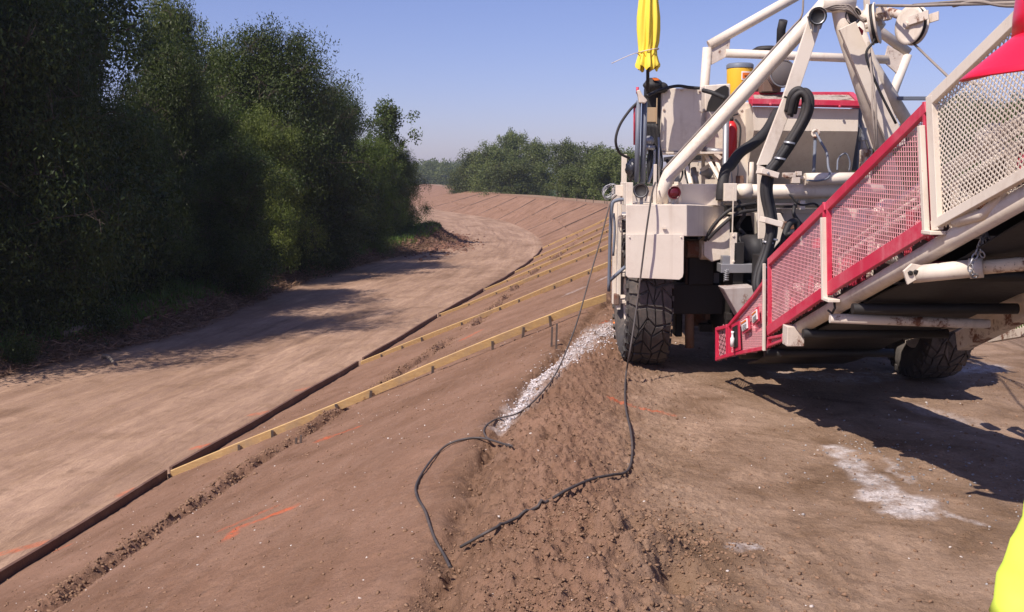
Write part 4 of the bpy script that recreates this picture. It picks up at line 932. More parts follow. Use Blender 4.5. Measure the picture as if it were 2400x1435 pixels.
b = MB(); b.prism([P(u,v,11.18) for u, v in ((1660,118),(1712,92),(1708,130),(1700,135),(1668,152))], (0,.03,0)); b.prism([P(u,v,11.18) for u, v in ((2082,106),(2126,132),(2122,140),(2102,172),(2072,145))], (0,.03,0)); build_each(b, 'gusset', M['whitedirty'], mach, .003)
b = MB(); b.beam(P(1918,25,8.98), P(1848,235,8.98), .03, .125, up=(1,0,.3)); b.beam(P(1850,228,8.98), P(1786,392,8.98), .03, .11, up=(1,0,.3)); b.beam(P(1786,385,8.98), P(1788,560,8.98), .03, .09, up=(1,0,0)); b.build('hose_arm', W, mach, bevel=.006, label='bent flat arm carrying the black hoses')
b = MB(); b.tube([P(1958,-30,9.35), P(1975,60,9.35), P(2110,480,9.35)], .075, 20); b.build('mast_leg', W, mach, label='middle round mast leg')
b = MB(); b.beam(P(1985,60,9.22), P(2104,345,9.22), .05, .16, up=(1,0,.3)); b.build('mast_leg', W, mach, bevel=.006, label='flat white mast leg right of centre')
b = MB(); b.tube([P(1995,20,9.75), P(2040,145,9.75), P(2180,375,9.75)], .06, 18); b.build('mast_leg', W, mach, label='right hand round mast leg behind the flat one')
b = MB(); b.tube([P(1925,5,9.3), P(2000,8,9.3)], .09, 18); b.tube([P(2020,30,9.3), P(2065,68,9.3)], .06, 16); b.beam(P(2030,-30,9.3), P(2034,75,9.3), .05, .03, up=(0,1,0)); b.build('mast_head', W, mach)
MB().prism([P(u,v,9.45) for u, v in ((2004,72),(2014,62),(2024,72),(2022,82),(2006,82))], (0,.03,0)).build('red_flag', M['red'], mach)
b = MB()
for k in range(7): rod([(1932+k*3,20+k,9.0),(1965+k*4,12+5*(k % 3),8.95),(2000+k*3,30+k*3,9.0),(2030+k,52-k*2,9.05)], .008, 6, 6, b)
b.build('tangled_wires', M['rope'], mach)
def pulley(u, v, d, r, ax, lb):
    c = P(u, v, d); ax = Vector(ax).normalized()
    p = MB().lathe(c, ax, [(-.035,.0),(-.035,r*.45),(-.028,r*.80),(-.034,r),(-.026,r),(-.008,r*.84),(.008,r*.84),(.026,r),(.034,r),(.028,r*.80),(.035,r*.45),(.035,0)], 40).build('pulley', W, mach, label=lb)
    MB().lathe(c, ax, [(-.012,r*.86),(-.012,r*.95),(.012,r*.95),(.012,r*.86)], 40).build('groove_rope', M['black'], p)
    b = MB(); e = ax.cross(Vector((0,0,1))).normalized()
    for s in (-1, 1): b.beam(c+ax*s*.055+Vector((0,0,.03))-e*.02, c+ax*s*.055-e*.24+Vector((0,0,.05)), .075, .012, up=ax)
    b.lathe(c-ax*.075, ax, [(0,0),(0,.03),(.15,.03),(.15,0)], 6, False); b.build('cheek_plate', M['whitedirty'], p, bevel=.003)
pulley(2048, 56, 9.1, .185, (.88,-.45,.18), 'left pulley seen almost edge on'); pulley(2137, 60, 8.6, .165, (-.93,-.36,.03), 'right pulley with its open face towards the left')
b = MB(); b.tube([P(2040,45,9.1), P(2085,28,8.9), P(2120,38,8.7)], .04, 12); rect(2078, 22, 2092, 45, 8.85, .1, b); rect(2062, 15, 2080, 30, 8.9, .1, b); b.build('pulley_yoke', M['whitedirty'], mach, bevel=.003)
b = MB(); rod([(2055,13,9.0),(2140,14,8.2),(2230,11,7.4),(2480,4,6.0)], .012, 8, 0, b); rod([(2140,12,8.2),(2250,3,7.4),(2480,-4,6.0)], .010, 8, 0, b); rod([(2235,14,7.4),(2290,4,7.0),(2360,14,6.6),(2480,9,6.0)], .012, 8, 5, b); build_each(b, 'hoist_rope', M['rope'], mach)
b = MB(); b.tube([P(2143,104,8.6), P(2180,140,8.0), P(2222,180,7.2), P(2300,200,6.2)], .010, 8); b.tube([P(2036,100,9.1), P(2040,150,9.0), P(2052,240,8.9), P(2056,350,8.8)], .011, 8); rod([(2036,100,9.1),(2046,180,9.0),(2044,250,8.9),(2053,350,8.8)], .010, 8, 0, b); build_each(b, 'hoist_rope', M['rope'], mach)
b = MB(); rod([(2040,30,9.0),(2050,90,9.0),(2030,130,9.0),(2060,210,9),(2100,290,9)], .012, 8, 6, b); b.build('cable', M['black'], mach)
b = rect(2105, 226, 2175, 235, 9.6, .04); rect(2008, 250, 2022, 400, 10.6, .3, b); build_each(b, 'dark_post', M['pipe'], mach, .004)
b = rect(2020, 262, 2052, 350, 10.9, .2); rect(2026, 350, 2046, 440, 10.0, .2, b); build_each(b, 'fitting_box', M['whitedirty'], mach, .01)
MB().tube([P(2018,170,11.0), P(2008,235,11.0)], .014, 8).build('thin_post', W, mach)
# exhaust, air cleaner, filler
b = MB(); b.tube([P(1829,122,12), P(1831,70,12), P(1836,48,11.95)], .052, 16); b.lathe(P(1797,116,12), (0,0,1), [(-.03,0),(-.03,.16),(0,.17),(.03,.12),(.045,0)], 24); b.build('exhaust_stack', M['black'], mach)
c = P(1836,172,10.6); ax = Vector((.10,-1,-.05)).normalized()
a = MB().lathe(c, ax, [(-.45,0),(-.45,.14),(-.02,.142),(.0,.142),(.0,.133),(-.012,.128),(-.012,0)], 36).build('air_cleaner', M['galv'], mach, label='round drum shaped air cleaner behind the mast brace')
MB().lathe(c, ax, [(-.010,.126),(-.004,.12),(-.004,0)], 36).build('end_cap', M['drum'], a); MB().lathe(c, ax, [(-.05,.143),(-.05,.150),(-.03,.150),(-.03,.143)], 36).build('clamp_band', M['rust'], a)
rect(1788, 176, 1832, 215, 10.7, .3).build('air_cleaner_bracket', M['rust'], mach, bevel=.006)
b = MB(); b.tube([P(1782,206,10.9), P(1800,205,10.9)], .03, 10); rect(1775, 185, 1786, 215, 10.9, .15, b); b.build('intake_pipe', M['dark'], mach)
# motor, winch drum
b = MB().prism([P(u,v,9.45) for u, v in ((1650,566),(1710,508),(1713,603),(1668,614),(1650,600))], (0,.22,0)); b.tube([P(1640,585,9.6), P(1708,585,9.6)], .10, 20); b.build('drive_motor', W, mach, bevel=.008)
b = rect(1711, 546, 1728, 620, 9.3, .05); bolts(b, [(1719,553),(1719,613)], 9.3, .013); rect(1716, 440, 1721, 546, 9.32, .03, b); b.build('drum_bracket', W, mach, bevel=.003)
MB().lathe(P(1752,584,9.5), (1,0,0), [(-.11,0),(-.11,.155),(-.09,.155),(-.09,.14),(.09,.14),(.09,.155),(.11,.155),(.11,0)], 32).build('cable_drum', M['black'], mach)
b = rect(1690, 620, 1770, 640, 9.25, .2); rect(1693, 600, 1712, 632, 9.3, .1, b); b.build('drum_shelf', M['galv'], mach, bevel=.004)
b = MB(); c = P(1703,632,9.2); b.tube([c+Vector((math.cos(i*.7)*.022, math.sin(i*.7)*.022, -i*.0022)) for i in range(50)], .005, 5); b.build('spring', M['galv'], mach)
b = MB(); b.prism([P(1695,676,9.0), P(1768,672,9.0), P(1768,705,9.0), P(1735,748,9.0)], (0,.25,0)); b.build('concrete_chute', M['concrete'], mach, bevel=.01)
b = rect(1695, 640, 1780, 672, 9.7, .3); rect(1660, 650, 1700, 760, 10.3, .1, b); build_each(b, 'dark_gearbox', M['dark'], mach, .01)
rect(1658, 716, 1684, 728, 9.9, .1).build('grease_block', M['tan'], mach, bevel=.004)
# hoses
hp = [(1852,262,8.95),(1862,222,8.9),(1880,210,8.88),(1893,228,8.86),(1888,270,8.86),(1858,325,8.86),(1825,375,8.86),(1803,405,8.86),(1796,450,8.86),(1806,505,8.84),(1808,545,8.82),(1795,595,8.8),(1780,640,8.75),(1777,675,8.7),(1790,692,8.7),(1812,672,8.75)]
for k, (du, dd, r) in enumerate(((-7,0,.030),(7,.02,.032),(0,-.06,.028),(3,-.04,.014))):
    rod([(u+du*(1 if i < 10 else .9), v+(k*4 if i < 4 else 0), d+dd) for i, (u, v, d) in enumerate(hp)], r, 12, 6).build('hydraulic_hose', M['black'], mach)
b = MB(); b.beam(P(1779,400,8.8), P(1819,412,8.8), .19, .05, up=(0,0,1)); b.beam(P(1786,514,8.78), P(1828,526,8.78), .19, .05, up=(0,0,1)); build_each(b, 'hose_clamp', W, mach, .004); bolts(MB(), [(1800,406),(1808,520)], 8.7, .012).build('clamp_bolts', M['galv'], mach)
b = MB()
for u, v in ((1792,625),(1800,568),(1810,560),(1850,335),(1828,372),(1788,655)): c = P(u, v, 8.8); b.lathe(c, (.2,0,1), [(-.008,.05),(.008,.05),(.008,.044),(-.008,.044)], 16)
build_each(b, 'hose_tie', M['galv'], mach)
rod([(1822,262,10.0),(1798,305,9.8),(1768,335,9.7),(1735,358,9.65),(1712,388,9.6),(1700,400,9.55),(1692,440,9.5),(1690,470,9.5)], .052, 14, 6).build('hydraulic_hose', M['black'], mach, label='thick black hose slung below the left of the hopper')
b = MB(); rod([(1652,565,9.45),(1675,525,9.4),(1715,490,9.4),(1765,478,9.5),(1800,480,9.6)], .017, 8, 6, b); rod([(1658,562,9.42),(1690,530,9.35),(1730,500,9.4),(1780,492,9.5)], .017, 8, 6, b); b.build('cable', M['black'], mach)
b = MB(); b.tube([P(1911,318,10.1), P(1907,405,9.8)], .018, 8); rod([(1913,312,10.0),(1925,335,9.9),(1938,360,9.8),(1942,395,9.7),(1955,415,9.6),(1985,428,9.6)], .013, 8, 6, b); rod([(1962,400,9.7),(1965,372,9.8),(1982,360,9.8),(1992,380,9.8),(1990,402,9.8)], .009, 8, 6, b); rod([(1890,423,9.42),(1915,424,9.4),(1940,418,9.4),(1945,405,9.45)], .009, 8, 6, b); b.build('hydraulic_hose', M['pipe'], mach)
MB().lathe(P(1911,314,10.05), (0,-1,.2), [(0,.0),(0,.045),(.015,.045),(.015,.025),(0,.024)], 20).build('lifting_eye', M['whitedirty'], mach)
b = MB(); rod([(1832,590,8.9),(1838,555,8.9),(1850,525,8.95),(1866,520,9),(1870,545,9)], .03, 10, 6, b); rod([(1840,560,8.9),(1850,548,8.85),(1862,556,8.9),(1850,570,8.9)], .02, 8, 6, b); b.build('hydraulic_hose', M['black'], mach, label='short black hoses behind the top of the first mesh guard')
b = rect(1830, 500, 2030, 640, 9.9, .1); b.build('rear_panel', M['whitedirty'], mach, bevel=.006)
b = MB().prism([P(u,v,9.6) for u, v in ((1770,500),(1830,500),(1850,540),(1800,600),(1785,600))], (0,.2,0)); b.build('pivot_plate', W, mach, bevel=.006)

# more fittings seen in the gaps of the frame
rc = random.Random(19)
for i, (u, v, w_, h_, d, mt) in enumerate(((1628,640,22,40,10.0,'whitedirty'),(1652,690,14,60,10.1,'rust'),(1672,640,18,26,9.9,'galv'),(1640,760,30,18,10.1,'dark'),(1735,655,26,14,9.7,'galv'),(1608,378,10,40,10.3,'galv'),
        (1622,402,16,12,10.2,'whitedirty'),(1668,380,12,10,10.1,'rust'),(1700,418,10,26,9.9,'whitedirty'),(1728,412,16,20,10.0,'rust'),(2018,300,14,30,10.5,'galv'),(2030,375,18,40,10.3,'dark'),(1836,520,26,18,9.5,'rust'),
        (1872,540,16,36,9.6,'whitedirty'),(1905,560,22,22,9.5,'red'),(1560,395,14,20,9.9,'dark'),(1582,400,12,26,10.0,'galv'),(1775,470,18,10,9.55,'rust'),(1938,488,18,16,9.6,'galv'))):
    b = rect(u, v, u+w_, v+h_, d, .08); bolts(b, [(u+3, v+3), (u+w_-3, v+h_-3)], d, .007); build_each(b, 'fitting_bracket', M[mt], mach, .004)
for i, pts in enumerate((((1612,430,9.9),(1606,400,10.0),(1622,375,10.1),(1640,352,10.2)), ((1655,640,9.9),(1668,680,9.85),(1690,700,9.9),(1720,690,10)), ((1575,430,9.8),(1580,400,9.9),(1562,375,9.95)), ((1590,432,9.85),(1600,405,9.95),(1592,370,10.0)),
        ((1700,640,9.6),(1720,665,9.5),(1750,660,9.5),(1775,690,9.4)), ((1730,470,9.5),(1745,500,9.45),(1730,530,9.5),(1745,550,9.5)), ((1850,455,9.4),(1875,480,9.4),(1910,478,9.45),(1930,500,9.5)), ((2030,330,10.2),(2040,370,10.1),(2020,410,10.1)), ((1868,470,9.5),(1860,500,9.4),(1880,530,9.4)))):
    rod(pts, .010+.004*(i % 3), 8, 6).build('hydraulic_hose', M['black'], mach)
for i, (u, v) in enumerate(((1738,300),(1742,372),(1728,405))): rod([(u-14,v,10.5),(u-12,v+22,10.45),(u-14,v+44,10.5)], .007, 6, 4).build('grab_handle', M['galv'], mach)
# ---------------------------------------------------------------- conveyor (rises towards the viewer, on the left plane x ~ 2)
def dpl(u): return 2.594/((u-1200)/F+.076)
def CP(u, v, off=0.0): p = P(u, v, dpl(u)); p.x += off; return p
MN = (-1, -.076, 0)
def guard(name, poly, mat, fw, px, pz, ang, lb, wd=.005, rails=None):
    pts = [CP(u, v) for u, v in poly]; n = len(pts); cen = sum(pts, Vector())/n
    b = MB()
    for i in range(n):
        w_ = fw if rails is None else rails[i]
        if w_ <= 0: continue
        a, c = pts[i], pts[(i+1) % n]; dr = (c-a).normalized(); inn = (cen-(a+c)/2); inn -= dr*inn.dot(dr); inn.normalize()
        b.beam(a+inn*w_/2, c+inn*w_/2, w_, .03+.001*i, up=Vector(MN))
    g = b.build(name, mat, mach, bevel=.003, label=lb)
    expanded([p+Vector((.012,0,0)) for p in pts], px, pz, .003, ang, wd).build('mesh_infill', M['pink'] if mat is RD else mat, g)
    return g
RD = M['red']
g = guard('guard_panel', [(1680,768),(1706,761),(1707,837),(1680,845)], RD, .03, .050, .040, .2, 'small red end gate at the low tail of the conveyor', .005)
g = guard('guard_panel', [(1709,760),(1767,691),(1793,655),(1794,820),(1709,836)], RD, .03, .028, .0145, -.5, 'low red mesh guard carrying the warning labels', .0045)
b = MB().beam(CP(1716,790,-.02), CP(1742,765,-.02), .02, .02)
def plate(poly, mat, off, th=.008, nm='label_plate', par=None): return MB().prism([CP(u, v, off) for u, v in poly], (th,0,0)).build(nm, mat, par or g)
plate([(1720,762),(1738,752),(1740,820),(1724,826)], RD, -.022); plate([(1724,768),(1735,762),(1736,812),(1727,817)], M['dark'], -.030)
MB().lathe(CP(1730,798,-.05), (0,0,1), [(-.055,0),(-.055,.018),(.02,.018),(.03,.010),(.06,.010),(.065,.013),(.08,.013),(.08,0)], 14).build('white_canister', M['sticker'], g)
plate([(1743,752),(1761,740),(1763,772),(1746,784)], RD, -.022); plate([(1745.5,754),(1758.5,746),(1760,769),(1748,777)], M['sticker'], -.032); plate([(1746.2,756.5),(1757.8,749.2),(1758,753),(1746.5,760.5)], M['orange'], -.036)
plate([(1769,731),(1783,718),(1785,752),(1771,764)], RD, -.022); plate([(1771,734),(1781.5,725),(1783,748),(1773,758)], M['sticker'], -.032); plate([(1771.8,736.5),(1780.8,728.5),(1781,732),(1772,740.5)], M['orange'], -.036)
for (x0, x1, y0, y1, sl) in ((1749,1758,763,773,-.55),(1774,1782,744,753,-.9)):
    for j in range(4):
        v = y0+3.1*j; plate([(x0,v+1.2),(x1,v+1.2+sl*(x1-x0)),(x1,v+2.2+sl*(x1-x0)),(x0,v+2.2)], M['dark'], -.034, .002, 'label_text')
g = guard('guard_panel', [(1799,640),(1801,814),(1838,800),(1838,783),(1803,790),(1803,640)][1:5], RD, .02, .03, .0145, -.4, 'small red mesh corner below the first tall guard', .0045)
b = MB(); b.beam(CP(1797,618,-.02), CP(1796,822,-.02), .03, .02, up=Vector(MN)); b.build('guard_post', W, mach, bevel=.003)
R3 = [.055,.0,.07,.0]
guard('guard_panel', [(1803,606),(1935,474),(1936,697),(1803,786)], RD, .03, .036, .0200, -.42, 'red mesh guard, the lower of the two tall ones', .0068, [.055,.022,.075,.022])
guard('guard_panel', [(1941,472),(2172,238),(2180,548),(1943,692)], RD, .03, .036, .0200, -.42, 'large red mesh guard in the middle of the conveyor', .0068, [.06,.022,.085,.022])
b = MB(); b.beam(CP(1940,510,-.03), CP(1943,703,-.03), .03, .035, up=Vector(MN)); b.build('guard_post', W, mach, bevel=.003)
b = MB(); b.beam(CP(2172,295,-.03), CP(2184,550,-.03), .03, .03, up=Vector(MN)); b.build('guard_post', W, mach, bevel=.003)
guard('guard_panel', [(2176,228),(2560,-150),(2560,335),(2190,540)], W, .05, .034, .0195, .08, 'tall cream mesh guard at the right edge', .0100, [.06,.05,.05,.065])
# side tubes, pan, belt, idlers
def side(x_off, nm, lb, r=.052):
    a = CP(1846,784); c = CP(2560,366); a.x += x_off+.085; c.x += x_off+.085; a.z += .045; c.z += .045
    b = MB().tube([a, c], r, 20); return b.build(nm, W, mach, label=lb)
side(0, 'conveyor_side_tube', 'round side tube under the red guards'); side(1.05, 'conveyor_side_tube', 'round side tube on the far side of the conveyor')
A = CP(1700,835); B = CP(2560,350); dv = (B-A).normalized()
def cl(s, x, h): """point on the conveyor: s metres from the tail, x across, h above the side line"""; return A+dv*s+Vector((x,0,h))
L = (B-A).length
b = MB()
v = [cl(.25,.06,.0), cl(L,.06,.0), cl(L,1.10,.0), cl(.25,1.10,.0)]; b.prism(v, (0,0,.02)); b.build('conveyor_pan', M['dark'], mach)
b = MB(); prof = [(.16,.30),(.38,.16),(.78,.16),(1.0,.30)]; vs = []; N = 20
for i in range(N+1):
    for x, h in prof: vs.append(cl(.2+(L-.2)*i/N, x, h))
fs = [(i*4+k, i*4+k+1, (i+1)*4+k+1, (i+1)*4+k) for i in range(N) for k in range(3)]
b.add(vs, fs, True); bl = b.build('conveyor_belt', M['belt'], mach); so = bl.modifiers.new('thickness', 'SOLIDIFY'); so.thickness = .015
b = MB(); vs = []
for i in range(N+1):
    for x in (.15, 1.0): vs.append(cl(.2+(L-.2)*i/N, x, -.10-.02*math.sin(i)))
b.add(vs, [(i*2, i*2+1, i*2+3, i*2+2) for i in range(N)], True); bl = b.build('return_belt', M['dark'], mach); so = bl.modifiers.new('thickness', 'SOLIDIFY'); so.thickness = .015
k = 0; s = .35
while s < L-.1:
    b = MB(); b.tube([cl(s,.10,.21), cl(s,.36,.10)], .045, 12); b.tube([cl(s,.38,.095), cl(s,.76,.095)], .045, 12); b.tube([cl(s,.78,.10), cl(s,1.04,.21)], .045, 12)
    rl = b.build('idler_roller', M['whitedirty'] if k % 2 else M['red'], mach)
    b = MB(); b.beam(cl(s,.08,.02), cl(s,1.08,.02), .06, .05); b.beam(cl(s,.09,.02), cl(s,.09,.30), .08, .012, up=(1,0,0)); b.beam(cl(s,.35,.02), cl(s,.35,.12), .05, .01, up=(1,0,0)); b.build('idler_bracket', W if k % 3 else M['red'], rl)
    s += .52; k += 1
b = MB()
for s0 in (1.0, 1.9, 2.8, 3.7): b.tube([cl(s0,.05,-.13), cl(s0,1.1,-.13)], .035, 12)
build_each(b, 'return_roller', M['dark'], mach)
b = MB(); 
for (h0, r) in ((.42,.028),(.30,.02),(.36,.014)): b.tube([cl(1.0,.12+r,h0-.1), cl(2.2,.13+r,h0+.02), cl(L,.12+r,h0)], r, 10)
b.build('hydraulic_line', M['whitedirty'], mach)
for s0, hh, mt in ((.55,.36,M['red']),(.9,.30,M['whitedirty']),(1.55,.34,M['whitedirty']),(2.1,.45,M['whitedirty']),(2.45,.3,M['red']),(3.0,.5,W),(3.6,.42,W),(4.2,.5,W)):
    b = MB(); c = cl(s0,.16,hh-.1); b.box(c, (.05,.14,.20)); b.lathe(c+Vector((-.03,0,.03)), (-1,0,0), [(0,.05),(.04,.05),(.04,.02),(.06,.02),(.06,0)], 14); b.build('bearing_bracket', mt, mach, bevel=.006)
b = MB(); b.lathe(cl(.1,.10,.10), (1,0,0), [(0,0),(0,.14),(.95,.14),(.95,0)], 28); b.build('tail_pulley', M['dark'], mach)
b = MB(); b.bb(*(lambda p: (p.x-.03, p.x+.10, p.y-.05, p.y+.08, p.z-.09, p.z+.06))(CP(1850,782))); b.build('tube_end_bracket', M['whitedirty'], mach, bevel=.006)
b = MB(); b.beam(cl(.55,.08,.04), cl(.95,.08,.02), .05, .10); b.build('tail_crossbar', M['dark'], mach); MB().tube([CP(1955,705), CP(1957,722), CP(1950,735), CP(1941,728)], .008, 6).build('tube_strap', M['black'], mach)
# clamps between tube and guard
b = MB()
for u, v in ((1952,703),(2192,545)): p = CP(u, v, -.01); b.box(p, (.08,.12,.02)); 
build_each(b, 'guard_foot', W, mach, .003)
b = MB(); p0, p1, p2, p3 = CP(2195,532), CP(2300,480), CP(2310,455), CP(2400,440); b.tube([CP(2230,520,.02), CP(2290,503,.03), CP(2318,470,.05), CP(2335,440,.05)], .028, 12); b.build('bent_bracket_tube', W, mach)
# telescopic brace with flange, holes and chain
a = P(2140,644,5.25); c = P(2282,629,5.05); e = P(2480,612,4.85)
b = MB().tube([a, c], .047, 20); b.tube([P(2272,630,5.06), P(2304,627,5.03)], .053, 20); tb = b.build('telescopic_brace', W, mach, label='telescopic brace tube chained under the conveyor')
MB().tube([c, e], .036, 18).build('inner_tube', paint('chipped_cream_rust', (0.72,0.60,0.44), (0.30,0.16,0.08), amount=0.9, rough=.7, rust=.35), tb)
b = MB()
for i in range(7):
    q = c.lerp(e, .12+i*.115)+Vector((0,-.034,.004)); b.lathe(q, (0,-1,.1), [(-.01,0),(-.01,.008),(.004,.008),(.004,0)], 12)
b.build('adjusting_holes', M['dark'], tb)
b = MB().prism([P(u,v,5.2) for u, v in ((2118,636),(2138,618),(2160,622),(2158,650),(2128,668))], (0,.02,0)); b.build('flange', W, tb, bevel=.003)
bolts(MB(), [(2133,640),(2146,638)], 5.2, .014).build('flange_bolt', M['dark'], tb)
def chain(pts, r, nm='chain'):
    q = spline([P(*p) for p in pts], 6); b = MB(); L_ = [0]
    for i in range(1, len(q)): L_.append(L_[-1]+(q[i]-q[i-1]).length)
    s = 0; k = 0
    while s < L_[-1]-r*2.2:
        i = next(j for j in range(1, len(L_)) if L_[j] >= s); f = (s-L_[i-1])/max(1e-6, L_[i]-L_[i-1]); c = q[i-1].lerp(q[i], f); t = (q[i]-q[i-1]).normalized()
        n1 = t.orthogonal().normalized(); n2 = t.cross(n1); sd = n1 if k % 2 else n2
        b.tube([c+t*math.cos(a*math.pi/5)*r*1.35+sd*math.sin(a*math.pi/5)*r*.8 for a in range(11)], r*.28, 6, cap=False); s += r*2.0; k += 1
    return b.build(nm, M['galv'], mach)
chain([(2312,520,5.0),(2304,560,4.98),(2288,595,4.96),(2275,625,4.95),(2280,645,4.97),(2300,650,5.0)], .016); chain([(2308,535,5.0),(2318,570,5.0),(2322,600,5.0)], .016); chain([(2300,545,4.97),(2300,590,4.95),(2312,612,4.95)], .014)
rod([(2365,480,5.0),(2372,510,5.0),(2355,550,5.0),(2325,575,5.0)], .010, 8, 6).build('cable', M['black'], mach)
# lower cross tubes and the far-side frame
b = MB(); b.tube([P(1945,746,6.5), P(2318,760,6.4)], .033, 14); b.build('cross_tube', M['whitedirty'], mach)
b = MB(); b.beam(P(2255,800,7.2), P(2470,690,6.0), .09, .14); rect(2272, 786, 2296, 808, 7.3, .2, b); build_each(b, 'far_side_beam', M['whitedirty'], mach, .005)
fr_ = [P(2320,735,7.3), P(2520,640,5.9), P(2520,765,5.9), P(2320,800,7.3)]
b = MB(); b.beam(fr_[0], fr_[3], .05, .05, up=(0,1,0)); b.beam(fr_[3]+Vector((0,0,.02)), fr_[2]+Vector((0,0,.02)), .04, .06); b.beam(fr_[0], fr_[1], .04, .05); fg = b.build('guard_panel', M['whitedirty'], mach, bevel=.003, label='shaded mesh guard on the far side, at the right edge')
expanded(fr_, .045, .028, .003, 0, .006).build('mesh_infill', M['whitedirty'], fg)
b = MB(); q = [P(1870,700,7.6), P(2330,700,7.6)]; b.bb(2.25, 4.0, 8.9, 9.2, .50, 1.2); b.bb(2.2, 3.9, 8.4, 9.3, .62, .70); build_each(b, 'rear_belly_pan', M['dark'], mach, .006)

# ---------------------------------------------------------------- things on the machine
um = empty('umbrella', tuple(P(1518,215,9.5)), 'closed yellow umbrella standing on the machine, tied round with a cord', 'umbrella')
M['cloth'] = paint('yellow_umbrella_cloth', (0.88,0.66,0.06), (0.62,0.40,0.06), amount=0.45, rough=0.6, bump=.1)
MB().tube([P(1518,215,9.5), P(1520,-90,9.5)], .016, 12).build('pole', M['black'], um)
b = MB(); prof = [(162,.112),(156,.116),(145,.108),(130,.095),(118,.088),(100,.098),(70,.104),(40,.102),(10,.09),(-20,.078),(-50,.06),(-75,.03),(-84,.015)]; nn = 96; vs = []; rr_ = random.Random(5)
for i, (v, r) in enumerate(prof):
    c = P(1520-(4 if v > 100 else 0)*.5, v, 9.5)
    for k in range(nn):
        a = 2*math.pi*k/nn; fo = .86+.15*math.cos(a*8+.6*math.sin(v*.02))+.07*math.cos(a*16+v*.03)
        if v > 155: zz = .018*math.sin(a*8+1.2)+.01*math.sin(a*5)
        else: zz = 0
        vs.append(c+Vector((math.cos(a)*r*fo, math.sin(a)*r*fo, zz)))
m_ = len(prof); fs = [(i*nn+k, i*nn+(k+1) % nn, (i+1)*nn+(k+1) % nn, (i+1)*nn+k) for i in range(m_-1) for k in range(nn)]
b.add(vs, fs, True); b.build('canopy', M['cloth'], um)
b = MB(); c = P(1519,120,9.5); b.tube([c+Vector((math.cos(a*.33)*.100, math.sin(a*.33)*.100, .02*math.cos(a*.33))) for a in range(20)], .005, 6); rod([(1500,122,9.42),(1475,130,9.4),(1433,149,9.4)], .0035, 6, 6, b); b.build('tie_cord', M['whitedirty'], um)
co = empty('drink_cooler', tuple(P(1732,234,10.95)), 'yellow round drink cooler with dark lid standing left of the hopper', 'cooler')
c = P(1732,234,10.95); MB().lathe(c, (0,0,1), [(-.0,0),(0,.125),(.02,.132),(.32,.140),(.33,.14),(.33,0)], 32).build('barrel', M['yellow'], co)
MB().lathe(c, (0,0,1), [(.332,.145),(.37,.146),(.385,.13),(.39,0)], 32).build('lid', M['pipe'], co)
b = MB()
def wrap(mb, c, r, a0, a1, z0, z1, n=10):
    vs = []
    for i in range(n+1):
        a = a0+(a1-a0)*i/n
        for rr in (r, r+.004):
            for z in (z0, z1): vs.append((c.x+math.sin(a)*rr, c.y-math.cos(a)*rr, c.z+z))
    fs = []
    for i in range(n):
        o = i*4; fs += [(o+2,o+6,o+7,o+3),(o+1,o+3,o+7,o+5),(o,o+4,o+6,o+2)]
    fs += [(0,2,3,1),(n*4,n*4+1,n*4+3,n*4+2)]; return mb.add(vs, fs)
lbp = wrap(MB(), c, .139, -.1, .75, .20, .29).build('emblem', M['sticker'], co); wrap(MB(), c, .144, -.02, .67, .215, .275).build('emblem_patch', M['orange'], lbp)
wrap(MB(), c, .149, .12, .52, .235, .245).build('emblem_mark', M['dark'], lbp)
ex = empty('fire_extinguisher', tuple(P(1712,386,9.95)), 'red fire extinguisher hanging beside the grey pipe under the cooler', 'extinguisher')
c = P(1712,386,10.0); MB().lathe(c, (0,0,1), [(0,0),(0,.055),(.02,.060),(.36,.060),(.40,.045),(.43,.02),(.43,0)], 24).build('cylinder', M['fire'], ex); MB().tube([c+Vector((0,0,.43)), c+Vector((0,0,.47))], .018, 10).beam(c+Vector((-.04,0,.47)), c+Vector((.06,0,.50)), .02, .015).build('valve', M['dark'], ex)
MB().tube(spline([c+Vector((.03,-.02,.45)), c+Vector((.08,-.04,.36)), c+Vector((.07,-.05,.15))], 6), .010, 8).build('hose', M['black'], ex); rect(1700, 355, 1716, 386, 9.92, .03).build('holder', M['fire'], ex)

# ---------------------------------------------------------------- cables trailing on the ground
def cable(label, hang, ground, r):
    pts = [P(*h) for h in hang]
    for u, v in ground:
        p = slope_pt(u, v)
        for _ in range(4):
            z = max(zg(p.x+dx, p.y+dy) for dx in (-.03,0,.03) for dy in (-.03,0,.03))+r*.7
            y = -(v-717.5)/F; x = (u-1200)/F; t = (z-EYE)/(y*ca-sa); p = Vector((x*t, t*(ca+y*sa), z))
        pts.append(p)
    q = spline(pts, 8); nh = len(hang)*8
    for i in range(nh, len(q)): q[i].z = max(q[i].z, zg(q[i].x, q[i].y)+r*.6)
    t = MB().tube(q, r, 8).build('power_cable', M['cablemat']); tag(t, label, 'cable', 'black cables trailing from the machine'); return t
cable('black cable hanging past the front of the white fender plate and looping over the soil', [(1536,428,9.3),(1528,456,9.05),(1515,540,8.98),(1505,620,8.98),(1492,720,8.95),(1477,820,8.75)],
      [(1467,880),(1465,935),(1468,965),(1478,1010),(1482,1055),(1477,1092),(1462,1109),(1435,1113),(1385,1124),(1330,1148),(1285,1174),(1215,1212),(1150,1243),(1105,1268),(1080,1282)], .0085)
cable('thin black cable hanging left of the ladder and running down into the ditch', [(1445,458,9.5),(1430,478,9.4),(1408,560,9.3),(1385,640,9.2),(1360,730,9.1),(1340,790,9.0)],
      [(1305,872),(1270,920),(1235,955),(1205,972),(1170,980),(1145,993),(1134,1010),(1142,1026),(1165,1036),(1200,1045)], .0072)
